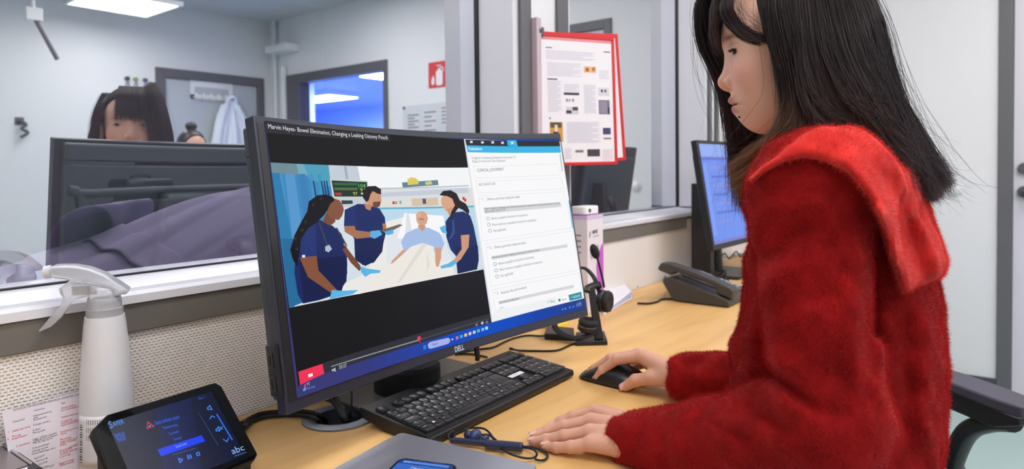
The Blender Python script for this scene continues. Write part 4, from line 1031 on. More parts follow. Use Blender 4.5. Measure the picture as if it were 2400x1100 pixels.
c2 = [(1226, 1047), (1245, 1049), (1268, 1056), (1283, 1066), (1280, 1076), (1268, 1080), (1254, 1077)]
MB().tube(spline(zt_(c2, .0035), 8), .0016, 8).build('cord', M_navd, T)
c3 = [(1064, 1030), (1066, 1018), (1078, 1010), (1098, 1012), (1110, 1016)]
MB().tube(spline(zt_(c3, .005), 8), .0016, 8).build('cord', M_navd, T)
c4 = [(1125, 1020), (1144, 1020), (1160, 1030), (1172, 1044)]
MB().tube(spline(zt_(c4, .011), 8), .0016, 8).build('cord', M_navd, T)
ec = Z(1114, 1022, .011)
m = MB(); m.ell(ec, (.011, .0085, .0095)); eb = m.build('earbud', mat('earbud_blue', (48, 66, 108), .4), T, ang=180)
m = MB(); m.ell(ec+Vector((-.006, .009, .001)), (.0062, .0068, .0062)); m.build('silicone_tip', mat('silicone_navy', (38, 48, 80), .5), eb, ang=180)
m = MB(); m.ell(ec+Vector((.007, -.013, -.004)), (.007, .0055, .006)); m.build('earbud', mat('earbud_blue2', (44, 58, 96), .4), T, ang=180)

# ------------------------------------------------------------------ wedge tablet panel
_pt, _py = R(44.8), R(4.7)
TU = Vector((math.cos(_py), math.sin(_py), 0)); TV = Vector((-TU.y, TU.x, 0))*math.cos(_pt)+Vector((0,0,1))*math.sin(_pt); TN = TU.cross(TV)
TWD, THT = .173, .1275
TO = Z(609, 1074, .018)-TU*(TWD/2)
def tp(x, y, d=0.0): return TO+TU*x+TV*y+TN*d
T = wthing('tablet_panel', 'black wedge touch panel with dark blue menu screen beside the spray bottle', 'tablet', (TO.x, TO.y, D))
PM = Matrix.Identity(4)
for i in range(3): PM[i][0] = TU[i]; PM[i][1] = TV[i]; PM[i][2] = TN[i]; PM[i][3] = TO[i]
hx = TWD/2
outl = [(-hx, .010), (-hx+.006, .002), (hx-.008, .0), (hx, .006), (hx, THT-.008), (hx-.006, THT), (-hx+.022, THT), (-hx, THT-.014)]
m = MB(); m.prism(outl, -.014, 0, PM); m.build('panel_body', M_black, T, bevel=.002, seg=3)
m = MB(); m.prism([(x*.985, (y-THT/2)*.975+THT/2) for x, y in outl], .0002, .0008, PM); gl = m.build('panel_glass', mat('panel_glass', (9, 9, 12), .06, coat=.6), T)
# wedge foot under the panel
bw = MB(); A = [tp(hx-.004, .004, -.0145), tp(hx-.004, THT-.03, -.0145)]; B_ = [tp(-hx+.004, .012, -.0145), tp(-hx+.004, THT-.03, -.0145)]
vs_ = [A[0], A[1], Vector((A[1].x, A[1].y, D+.001)), Vector((A[0].x, A[0].y, D+.001)), B_[0], B_[1], Vector((B_[1].x, B_[1].y, D+.001)), Vector((B_[0].x, B_[0].y, D+.001))]
bw.add(vs_, [(0,1,2,3), (7,6,5,4), (0,4,5,1), (1,5,6,2), (2,6,7,3), (3,7,4,0)]); bw.build('wedge_foot', M_dkpl, T, bevel=.002)
MB().prism([(hx-.05, -.0012), (hx-.012, -.0012), (hx-.012, .0), (hx-.05, .0)], -.010, -.004, PM).build('speaker_grille', M_dkpl, T)
SP = Scr(); sw, sh = hx-.018, THT/2-.012; cy_ = THT/2
def tuv(px, py):
    d = Vector(ray(px, py)); o = Vector(CAM); k = (TO-o).dot(TN)/d.dot(TN); w_ = o+d*k-TO; return w_.dot(TU), w_.dot(TV)
def tq(pts): return [tuv(200+a/5.238, 890+b_/5.238) for a, b_ in pts]
SP.poly([(-sw, cy_-sh), (sw, cy_-sh), (sw, cy_+sh), (-sw, cy_+sh)], (4, 16, 52))
SP.poly([(-sw+.03, cy_-sh), (sw-.06, cy_-sh), (sw-.03, cy_+sh), (-sw+.06, cy_+sh)], (3, 22, 74))
SP.poly([(-sw+.06, cy_-sh), (sw-.09, cy_-sh), (sw-.07, cy_+sh-.02), (-sw+.08, cy_+sh-.02)], (3, 24, 84))
def tt_(s, a, b_, col, h=None, bold=False): p = tq([a, b_]); SP.text(s, p[0], p[1], col, h, bold)
tt_('S', (300, 608), (340, 598), (60, 150, 255), .0098); tt_('AFER', (345, 585), (478, 545), (60, 150, 255), .0066)
for i in range(5): tt_(['Operating area', 'Sound zones', 'All rooms', 'Room set', 'Default'][i], (350+14*i, 700+19*i), (478+5*i, 665+20*i), (24, 104, 226), .0033)
tri_ = tq([(757, 518), (850, 580), (748, 616)]); SP.poly(tri_, (214, 40, 70)); tri_ = tq([(764, 540), (826, 578), (758, 600)]); SP.poly(tri_, (6, 22, 70)); SP.poly(tq([(770, 575), (800, 568), (800, 580), (776, 588)]), (90, 180, 250))
tt_('Select ambient sound', (856, 566), (1156, 484), (30, 104, 250), .0058); tt_('Restaurant outing', (956, 618), (1130, 574), (40, 110, 230), .0042); tt_('Type number', (1026, 690), (1152, 654), (40, 110, 230), .0038); tt_('Forward', (1090, 758), (1182, 730), (40, 110, 230), .0038)
SP.poly(tq([(882, 866), (1425, 690), (1468, 764), (926, 950)]), (10, 62, 246)); tt_('Sound room', (1112, 848), (1246, 804), (140, 184, 255), .0040)
SP.poly(tq([(1060, 930), (1345, 850), (1347, 855), (1062, 936)]), (90, 100, 130)); SP.poly(tq([(1380, 410), (1386, 410), (1634, 820), (1628, 822)]), (70, 84, 120)); SP.poly(tq([(1600, 430), (1616, 430), (1808, 745), (1794, 752)]), (50, 118, 255))
B1 = (70, 150, 255)
def ln(pts, w=.0011, col=B1):
    p = [Vector(a) for a in tq(pts)]
    for a, b_ in zip(p, p[1:]):
        t_ = (b_-a).normalized(); n_ = Vector((-t_.y, t_.x))*w/2; SP.poly([tuple(a-n_-t_*w*.4), tuple(b_-n_+t_*w*.4), tuple(b_+n_+t_*w*.4), tuple(a+n_-t_*w*.4)], col)
ln([(1495, 350), (1500, 375), (1522, 370), (1552, 378), (1524, 322), (1512, 345), (1495, 350)]); ln([(1525, 490), (1548, 452), (1585, 470)]); ln([(1690, 742), (1735, 770), (1752, 725)])
ln([(1598, 618), (1604, 640), (1625, 632), (1645, 640), (1630, 585), (1615, 610), (1598, 618)]); ln([(1650, 590), (1678, 618)]); ln([(1678, 588), (1652, 620)])
tt_('Sec 1', (1396, 254), (1466, 234), (40, 110, 240), .0036); tt_('abc', (1806, 925), (1955, 870), (150, 196, 255), .0090); ln([(1830, 948), (1972, 898)], .0006)
ln([(1140, 975), (1190, 990), (1160, 1028), (1140, 975)]); SP.poly(tq([(1240, 936), (1262, 930), (1280, 985), (1258, 992)]), (60, 120, 240)); SP.poly(tq([(1272, 928), (1290, 923), (1308, 972), (1290, 980)]), (60, 120, 240)); ln([(1358, 910), (1390, 900), (1402, 932), (1370, 942), (1358, 910)])
SP.finish('panel_picture', lambda x, y, z: tp(x, y, .0010+z), screen_mat('panel_light', .9, .08), gl)
# ------------------------------------------------------------------ spray bottle
def spray():
    b0 = P(250, 900, .90); bx, by = b0.x, b0.y
    T = wthing('spray_bottle', 'translucent white trigger spray bottle standing by the wall at left', 'bottle', (bx, by, D))
    M_pe = mat('milky_plastic', (236, 238, 247), .35, trans=.16, sss=.35, sssr=(1, 1, 1)); M_pe2 = mat('clear_frosted', (244, 246, 252), .24, trans=.68)
    ztop = lambda py: P(250, py, .90).z-D
    zc = ztop(738)                       # shoulder of the bottle
    L = Matrix.Translation((bx, by, D))
    prof = [(.001, .001), (.031, .001), (.0348, .005), (.0348, .03), (.0340, .06), (.0315, zc*.55), (.0278, zc*.80), (.0250, zc*.95), (.0235, zc), (.001, zc)]
    MB().lathe(prof, 48, L).build('bottle_body', M_pe, T, ang=40)
    z1 = ztop(700)
    MB().lathe([(.001, zc), (.0222, zc), (.0222, zc+.010), (.0208, zc+.011), (.0208, zc+.014), (.0205, z1), (.0195, z1+.003), (.001, z1+.003)], 48, L).build('collar_ring', M_pe2, T, ang=40)
    ex = Vector((-_R[0], -_R[1], 0)).normalized(); ex = (ex + Vector((-.25, -.32, 0))).normalized()
    ey = Vector((-ex.y, ex.x, 0)); HM = Matrix.Identity(4)
    s = .90/FPX                                                      # metres per photo pixel at the bottle
    for i in range(3): HM[i][0] = ex[i]; HM[i][2] = ey[i]; HM[i][1] = (0,0,1)[i]; HM[i][3] = (bx, by, 0)[i]
    def hp(px, py): return ((250-px)*s*.84, P(250, py, .90).z)
    def plate(pts, th, name, m, bev=.003):
        q_ = MB(); q_.prism([hp(*p) for p in pts], -th/2, th/2, HM); return q_.build(name, m, T, bevel=bev, seg=3, ang=60)
    plate([(128, 622), (133, 614), (160, 614), (186, 616), (220, 624), (256, 640), (290, 664), (314, 682), (306, 690), (280, 690), (262, 676), (226, 664), (206, 660), (190, 658), (172, 648), (140, 642), (130, 636)], .030, 'spray_head', M_pe2, .006)
    plate([(218, 660), (276, 672), (282, 712), (216, 712)], .034, 'pump_housing', M_pe2, .006)
    plate([(192, 650), (170, 652), (148, 666), (150, 678), (158, 690), (150, 704), (130, 726), (100, 758), (101, 761), (128, 752), (152, 732), (170, 706), (186, 694), (206, 690), (222, 688), (222, 664)], .018, 'trigger', M_pe2, .004)
    m = MB(); a = HM @ Vector((hp(128, 628)[0], hp(128, 628)[1], 0)); m.cyl(a, a+ex*.008, .0085, .0075, 20); m.build('nozzle', M_pe, T)
    m = MB(); a = HM @ Vector((hp(205, 676)[0], hp(205, 676)[1], 0)); m.cyl(a-ex*.014, a+ex*.014, .006, n=16); m.build('piston', M_pe, T)
    # printed wrap label facing the room
    lb = MB(); lz0, lz1 = D+.022, ztop(957)+D
    ang0 = math.atan2(CAM[1]-by, CAM[0]-bx)
    def lab(u, v):
        r = .0356-.0022*v; g = ang0-1.25+u*1.55; return (bx+r*math.cos(g), by+r*math.sin(g), lz0+(lz1-lz0)*v)
    lb.grid(lab, 20, 8); lo = lb.build('bottle_label', M_paper, T, solid=.0004, ang=180)
    pm = MB()
    for i in range(11):
        for j in range(3):
            u0, v0 = .30+.055*i, .52+.16*j
            pm.add([tuple(Vector(lab(a_, c_))+Vector((math.cos(ang0), math.sin(ang0), 0))*.0005) for a_, c_ in ((u0, v0), (u0+.014, v0), (u0+.014, v0+.10), (u0, v0+.10))], [(0,1,2,3)])
    for i in range(16):
        u0 = .06+.0; v0 = .06+.05*i; pm.add([tuple(Vector(lab(a_, c_))+Vector((math.cos(ang0-.8), math.sin(ang0-.8), 0))*.0005) for a_, c_ in ((u0, v0), (u0+.12, v0), (u0+.12, v0+(.03 if i % 3 else .015)), (u0, v0+(.03 if i % 3 else .015)))], [(0,1,2,3)])
    o = pm.build('label_print', M_dgrey, lo, smooth=False); o['kind'] = 'stuff'
    return bx, by
SBX, SBY = spray()

# ------------------------------------------------------------------ laminated task card against the wall
def card():
    a = onp(4, 966, 1, -.014); b = onp(232, 905, 1, -.014)
    T = wthing('task_card', 'laminated task card with red and grey text leaning on the wall', 'card', (a.x+.06, -.04, D))
    ux = (b-a).normalized(); bot = Vector((a.x, -.045, D+.001))
    wv = (a-bot); w_ = (b-a).length-.005; n_ = ux.cross(wv).normalized()
    if n_.y > 0: n_ = -n_
    up = wv.normalized(); up = (up-ux*up.dot(ux)).normalized(); h_ = wv.length
    def cp(x, y, d=0.): return a-up*h_+ux*x+up*y+n_*d
    m = MB(); m.add([cp(0,0), cp(w_,0), cp(w_,h_), cp(0,h_), cp(0,0,.0008), cp(w_,0,.0008), cp(w_,h_,.0008), cp(0,h_,.0008)], [(0,3,2,1),(4,5,6,7),(0,1,5,4),(1,2,6,5),(2,3,7,6),(3,0,4,7)])
    m.build('card_sheet', mat('laminated_paper', (226, 218, 228), .3), T, smooth=False)
    def cu(px, py):
        d = Vector(ray(px, py)); k = (a-Vector(CAM)).dot(n_)/d.dot(n_); q_ = Vector(CAM)+d*k-(a-up*h_); return q_.dot(ux), q_.dot(up)
    g = MB(); rd = MB()
    def row(mb, s, p0, p1, h):
        p0 = cu(p0[0]/5.238, 890+p0[1]/5.238); p1 = cu(p1[0]/5.238, 890+p1[1]/5.238); L_ = math.hypot(p1[0]-p0[0], p1[1]-p0[1])
        e_ = (ux*(p1[0]-p0[0])+up*(p1[1]-p0[1]))/L_; f_ = n_.cross(e_)
        if f_.dot(up) < 0: f_ = -f_
        put_text(mb, s, cp(p0[0], p0[1], .0011), e_, f_, L_, h)
    row(g, 'TILTAKSKORT FOR F\u00D8RSTEHJELPER I BEHANDLING SAMMEN MED SYKEPLEIER', (158, 392), (1030, 180), .0028)
    row(g, 'Tiltak', (750, 310), (798, 296), .0026)
    for s, p0, p1 in (('Understrekes', (412, 395), (546, 362)), ('Undersøkelsesvurdering', (408, 460), (630, 402)), ('Luftvei', (408, 486), (466, 472)), ('Pustende fritt?', (408, 512), (574, 468)), ('Tilstandsmål', (150, 536), (300, 496)), ('Gi oksygen ved behov', (404, 574), (612, 520)), ('Er luften?', (402, 640), (494, 612)), ('Puls og trykk', (402, 670), (552, 628)),
                      ('Legg i sideleie uendret', (402, 748), (694, 664)), ('Undersøk pust, sirkulasjon', (402, 772), (704, 688)), ('Måle tid, tegn og svar', (402, 796), (650, 726)), ('Er det noe endringer?', (398, 858), (606, 798)), ('Sjekk igjen og noter', (394, 896), (592, 836)), ('Fortsett behandlingen videre', (390, 930), (676, 848)), ('Gjenta kontroll', (420, 986), (545, 936)), ('Melde fra om vakt', (440, 1020), (586, 972)), ('Over til lege', (470, 1058), (580, 1012)), ('Journalføring nå', (500, 1096), (656, 1062))):
        row(g, s, p0, p1, .0024)
    for s, p0, p1 in (('Undersøk pustefrekvens', (748, 365), (928, 322)), ('Fjern fremmedlegeme først', (746, 395), (1006, 330)), ('Ventilasjon sikres ved maske', (746, 478), (1004, 412)), ('Gi oksygen raskt', (744, 530), (884, 496)), ('Ta blodtrykk og se kapillærfylde', (742, 556), (980, 496)), ('Væske intravenøst', (742, 582), (960, 520)), ('Smertelindring og videre tiltak', (740, 660), (972, 594)), ('Varme', (740, 686), (818, 664)), ('Blodsukker', (738, 752), (876, 714)), ('Legges stabilt og varmt', (736, 778), (984, 712)), ('Vurder bevissthet', (734, 800), (938, 746)), ('Måle', (734, 824), (815, 802)), ('Kle av og se etter skader', (734, 890), (956, 804)), ('Se rygg og nakke', (734, 914), (880, 850)), ('Overvåk hele tiden', (734, 940), (968, 850)), ('La pas trygg', (734, 966), (860, 922)), ('Rapport til lege', (728, 1046), (908, 992)), ('Tiltak noteres', (724, 1072), (904, 1018)),
                      ('A', (96, 660), (110, 655)), ('Luftveier åpne sikring', (146, 650), (366, 586)), ('B', (94, 748), (108, 743)), ('Pust og', (148, 712), (248, 684)), ('lungefunksjon', (146, 744), (332, 690)), ('C sirkulasjon', (196, 836), (366, 784))):
        row(rd, s, p0, p1, .0024)
    g.build('grey_print', mat('card_grey', (72, 70, 82), .7), T, smooth=False); rd.build('red_print', mat('card_red', (196, 44, 56), .7), T, smooth=False)
card()

# ------------------------------------------------------------------ black and silver device, lower left corner
def device():
    h = .055; a = Z(0, 1027, h); b = Z(106, 1099, h)
    ux = (b-a).normalized(); vy = Vector((-ux.y, ux.x, 0))
    if vy.y > 0: vy = -vy
    T = wthing('control_box', 'black control box with silver panel and white arrow marks at the lower left corner', 'device', (b.x-.1, b.y-.05, D))
    o = a-ux*.10; L_ = (b-o).length; Wd = .10
    def dp(x, y, z): return o+ux*x+vy*y+Vector((0,0,z))
    def slab_(x0, x1, y0, y1, z0, z1, name, m, par=T, bev=.0015):
        q_ = MB(); v = [dp(x, y, z) for z in (z0, z1) for x, y in ((x0,y0),(x1,y0),(x1,y1),(x0,y1))]
        q_.add(v, [(0,3,2,1),(4,5,6,7),(0,1,5,4),(1,2,6,5),(2,3,7,6),(3,0,4,7)]); return q_.build(name, m, par, bevel=bev)
    slab_(0, L_, 0, Wd, -h+.001, 0, 'box_body', M_black, bev=.003)
    slab_(.004, L_-.022, .010, Wd-.004, .0003, .003, 'silver_panel', mat('silver_panel', (152, 144, 148), .35, metal=.5), bev=.001)
    slab_(.004, L_-.020, .006, .0095, .0003, .0045, 'chrome_strip', M_chrome, bev=.0008)
    fr = slab_(L_-.021, L_-.002, .004, Wd-.004, .0003, .0022, 'front_band', M_dkpl, bev=.0008)
    for y in (.012, .035, .058):
        q_ = MB(); q_.add([dp(L_-.0165, y, .0026), dp(L_-.0165, y+.009, .0026), dp(L_-.0075, y+.0045, .0026)], [(0,1,2)]); q_.build('arrow_mark', M_paper, fr, smooth=False)
device()

# ------------------------------------------------------------------ headset and its stand
def headset():
    dp = 1.545
    base = Z(1350, 800); bx, by = base.x, base.y
    A = [Z(1349, 811), Z(1424, 808), Z(1412, 782), Z(1350, 786)]
    T = wthing('headset_stand', 'black angular headset stand behind the right end of the curved monitor', 'stand', (A[1].x, A[1].y, D))
    def pl_(pts, h, name):
        k = len(pts); m = MB(); m.add([tuple(p) for p in pts]+[tuple(p+Vector((0,0,h))) for p in pts], [tuple(reversed(range(k))), tuple(range(k, 2*k))]+[(i, (i+1) % k, k+(i+1) % k, k+i) for i in range(k)]); return m.build(name, M_black, T, bevel=.0015)
    z1 = Vector((0,0,.0008))
    ft = [Z(1348, 812), Z(1424, 810), Z(1416, 786), Z(1350, 789)]; pl_([p+z1 for p in ft], .010, 'stand_base')
    f2 = [Z(1276, 797), Z(1346, 801), Z(1345, 783), Z(1282, 777)]; pl_([p+z1 for p in f2], .014, 'stand_foot')
    p0, p1 = Z(1404, 796, .011), P(1386, 676, 1.55)
    m = MB(); ud = (p1-p0).normalized(); sd = Vector(_R)*.010; bd = ud.cross(sd).normalized()*.007
    vs_ = [p0-sd-bd, p0+sd-bd, p0+sd+bd, p0-sd+bd, p1-sd*.8-bd, p1+sd*.8-bd, p1+sd*.8+bd, p1-sd*.8+bd]
    m.add(vs_, [(0,3,2,1),(4,5,6,7),(0,1,5,4),(1,2,6,5),(2,3,7,6),(3,0,4,7)]); m.build('stand_post', M_black, T, bevel=.002)
    MB().tube([P(1376, 684, 1.545), P(1378, 676, 1.55), P(1392, 670, 1.555), P(1406, 668, 1.56)], .010, 10, flat=.8).build('stand_hook', M_black, T)
    H = wthing('headset', 'black call headset with boom microphone hanging on its stand', 'headset', P(1395, 700, dp))
    def w(px, py, d=dp): return P(px, py, d)
    MB().tube(spline([w(1356, 628, 1.60), w(1372, 630, 1.59), w(1388, 645, 1.575), w(1398, 664, 1.565), w(1406, 690, 1.56), w(1410, 705, 1.56)], 8), .0075, 12, flat=.45).build('headband', M_blackm, H)
    def cup(c, n, name, r):
        n = Vector(n).normalized(); m = MB(); M_ = aim(c, n) @ Matrix.Rotation(R(90), 4, 'Y')
        m.lathe([(.001, -.010), (r*.75, -.010), (r, -.005), (r, .004), (r*.9, .007), (.001, .007)], 30, M_); o = m.build(name, M_black, H, ang=30)
        m = MB(); pr_ = [(r*.55+.0075*math.cos(k*math.pi/5), .012+.0065*math.sin(k*math.pi/5)) for k in range(10)]; pr_.append(pr_[0])
        q_ = MB(); q_.lathe([(r*.35, .008), (r*.95, .008), (r*1.0, .013), (r*.9, .019), (r*.6, .021), (r*.35, .017)], 30, M_); q_.build('ear_cushion', M_blackm, o, ang=180)
    cup(w(1412, 706, 1.555), Vector(_R)*.9-Vector(_F)*.55, 'ear_cup', .026)
    cup(w(1378, 768, 1.535), Vector((0,0,1))+Vector(_R)*.1-Vector(_F)*.1, 'ear_cup', .024)
    MB().tube(spline([w(1298, 757, 1.56), w(1304, 772, 1.55), w(1322, 786, 1.535), w(1350, 793, 1.525), w(1376, 788, 1.52), w(1398, 778, 1.52)], 8), .0078, 12, flat=.5).build('headband', M_blackm, H)
    MB().tube(spline([w(1416, 674, 1.55), w(1412, 652, 1.55), w(1406, 628, 1.55), w(1400, 604, 1.55)], 6), .0026, 10).build('boom', M_black, H)
    m = MB(); m.ell((0,0,0), (.0105, .0105, .0185), 20, 14, aim(w(1394, 590, 1.55), (w(1389, 575, 1.55)-w(1399, 604, 1.55))) @ Matrix.Rotation(R(90), 4, 'Y')); m.build('foam_windscreen', M_blackm, H, ang=180)
headset()

# ------------------------------------------------------------------ carton of gloves or wipes, roll, papers, yellow pad
def carton():
    c = Z(1378, 736); h = .272
    T = thing('carton', 'tall white and purple carton standing by the wall behind the headset', 'box', c)
    wx, wy = .086, .098
    b = MB(); b.box((0, 0, 0), (wx, wy, h)); b.build('carton_body', mat('carton_white', (226, 222, 234), .55), T, bevel=.001)
    M_pu = mat('carton_purple', (196, 92, 208), .55); M_lp = mat('carton_lilac', (212, 190, 226), .55)
    lid = MB().box((-.0006, -.0006, h-.010), (wx+.0006, wy, h+.0008)).build('carton_lid', M_lp, T)
    MB().add([(.0, .01, h+.0012), (wx, .01, h+.0012), (wx, wy*.6, h+.0012), (0, wy*.7, h+.0012)], [(0,1,2,3)]).build('lid_print', M_pu, lid, smooth=False)
    y = -.0008
    blob = [(wx, .03), (wx, .19), (.074, .185), (.066, .17), (.058, .16), (.050, .145), (.046, .125), (.050, .10), (.046, .07), (.056, .045), (.060, .03)]
    pp = MB(); pp.add([(x, y, z) for x, z in blob], [tuple(range(len(blob)))]); pp.build('purple_print', M_pu, T, smooth=False)
    gl = MB()
    for cx in (.022, .038, .055): gl.add([(cx+.008*math.cos(k*.5236), y*1.3, .165+.016*math.sin(k*.5236)+(.008 if 1 < k < 5 else 0)) for k in range(12)], [tuple(range(12))])
    gl.build('grey_print', mat('carton_grey', (176, 172, 184), .6), T, smooth=False)
    tx_ = MB(); put_text(tx_, 'anti', (.026, y*1.5, .222), (1,0,0), (0,0,1), None, .013, bold=True); tx_.add([(.008, y*1.5, .212), (.011, y*1.5, .212), (.017, y*1.5, .228), (.013, y*1.5, .228)], [(0,1,2,3)])
    put_text(tx_, 'wipes 100', (.03, y*1.5, .212), (1,0,0), (0,0,1), None, .005)
    tx_.build('carton_lettering', M_dgrey, T, smooth=False)
    sp = MB()
    for i in range(4): sp.add([(-.0008, .02, .215-.016*i), (-.0008, .055-.008*(i % 2), .215-.016*i), (-.0008, .055-.008*(i % 2), .220-.016*i), (-.0008, .02, .220-.016*i)], [(0,1,2,3)])
    sp.build('side_print', mat('carton_print', (150, 146, 160), .6), T, smooth=False)['kind'] = 'stuff'
    r = wthing('dispenser', 'small white rounded dispenser with green dot lying on the carton', 'dispenser', (c.x+.04, c.y+.03, D+h+.001))
    zz = D+h+.001
    M_ = Matrix.Translation((c.x+.045, c.y+.035, zz+.0125))
    m = MB(); m.prism(rrect(.080, .050, .012, 6), -.0115, .0125, M_); m.build('dispenser_body', M_white, r, bevel=.004, seg=3)
    gd = P(1367, 489, 1.70); MB().tube([(c.x+.03, c.y+.0085, zz+.013), (c.x+.03, c.y+.0105, zz+.013)], .0055, 16).build('green_dot', mat('dark_green', (28, 84, 62), .4), r)
    return c
CC = carton()
def papers():
    T = wthing('paper_stack', 'loose white papers with blue edge lying beside the purple carton', 'papers', Z(1440, 728))
    cols = [(226, 224, 236), (196, 196, 226), (232, 230, 240)]
    c = [Z(1412, 742), Z(1484, 699), Z(1440, 664), Z(1398, 690)]
    for i in range(3):
        m = MB()
        def sf(u, v, i=i):
            a = c[0]*(1-u)+c[1]*u; b_ = c[3]*(1-u)+c[2]*u; p = a*(1-v)+b_*v
            return (p.x+.004*i, p.y+.003*i, D+.0016+.0035*i+.026*v*v*(1+.15*i)+.006*u*u*i)
        m.grid(sf, 10, 10); m.build('paper_sheet', mat('sheet_%d' % i, cols[i], .7), T, solid=.0008, ang=180)
papers()
yp = Z(1287, 777); T = thing('sticky_pad', 'small yellow note pad on the desk under the curved monitor', 'pad', (yp.x+.05, yp.y+.03, D), .2)
MB().box((-.038, -.038, .0004), (.038, .038, .009)).build('note_sheets', mat('note_yellow', (244, 206, 66), .7), T, bevel=.0008)
MB().box((-.038, -.038, .0092), (.038, .038, .0096)).build('top_note', mat('note_yellow_top', (250, 218, 84), .7), T)

# ------------------------------------------------------------------ desk telephone
def telephone():
    a = Z(1566, 706); b = Z(1700, 722)
    x0 = (a.x+b.x)/2; yb, yf = a.y+.02, b.y-.01
    T = wthing('desk_telephone', 'dark grey office desk telephone with handset in front of the second monitor', 'telephone', (x0+.09, (yb+yf)/2, D))
    M_ph = mat('phone_grey', (62, 60, 58), .5, noise=(60, .04)); M_ph2 = mat('phone_deck', (86, 88, 94), .45); M_ky = mat('phone_key', (150, 154, 164), .5)
    wdt = .19; prof = [(yf, .002), (yf-.002, .016), (yf+.01, .026), (yb-.03, .072), (yb, .066), (yb-.002, .052), (yb-.035, .002)]; k = len(prof)
    m = MB(); m.add([(x0, y, D+z) for y, z in prof]+[(x0+wdt, y, D+z) for y, z in prof], [tuple(range(k)), tuple(reversed(range(k, 2*k)))]+[(i, k+i, k+(i+1) % k, (i+1) % k) for i in range(k)])
    m.build('telephone_base', M_ph, T, bevel=.004, seg=3)
    sl = math.atan2(.046, (yb-.03)-(yf+.01)); FM = Matrix.Translation((x0, yf+.01, D+.0262)) @ Matrix.Rotation(sl, 4, 'X'); ln_ = math.hypot(.046, yb-.04-yf)
    MB().box((.062, .006, .0006), (wdt-.008, ln_-.006, .0035), FM).build('key_deck', M_ph2, T, bevel=.001)
    for r in range(4):
        for q_ in range(3):
            MB().cbox((.082+.024*q_, .022+.018*r, .0058), (.018, .012, .004), FM).build('dial_key', M_ky, T, bevel=.0012)
    for r in range(4): MB().cbox((.162, .022+.018*r, .0056), (.022, .010, .0036), FM).build('line_key', M_ky, T, bevel=.001)
    MB().cbox((.118, ln_-.042, .0062), (.095, .046, .005), FM).build('display', mat('phone_display', (168, 178, 182), .2), T, bevel=.001)
    # handset along the left edge
    h = MB(); hp_ = [(-.016,.006),(-.014,.028),(-.002,.034),(.05,.038),(.12,.039),(.19,.036),(.218,.029),(.224,.010),(.218,.004),(.176,.004),(.166,.019),(.12,.022),(.06,.021),(.036,.018),(.028,.004),(-.008,.003)]; k = len(hp_)
    h.add([FM @ Vector((x, y, z)) for x in (.006, .052) for y, z in hp_], [tuple(range(k)), tuple(reversed(range(k, 2*k)))]+[(i, k+i, k+(i+1) % k, (i+1) % k) for i in range(k)])
    h.build('handset', M_ph, T, bevel=.005, seg=3)
    MB().cbox((.0535, .10, .030), (.003, .17, .009), FM).build('handset_strip', mat('silver_grey', (206, 208, 214), .35), T, bevel=.0015)
    cz = .0035
    MB().tube(spline([(x0+.02, yb-.02, D+.02), Z(1560, 650, .01), Z(1545, 652, cz), Z(1520, 660, cz), Z(1504, 667, cz), Z(1496, 671, cz), Z(1492, 673, cz)], 8), .003, 8).build('telephone_cord', M_blackm, T)
    MB().tube(spline([(x0+.004, yf+.10, D+.012), Z(1558, 701, cz), Z(1540, 708, cz), Z(1518, 712, cz), Z(1505, 711.5, cz), Z(1494, 711, cz)], 8), .003, 8).build('telephone_cord', M_blackm, T)
telephone()

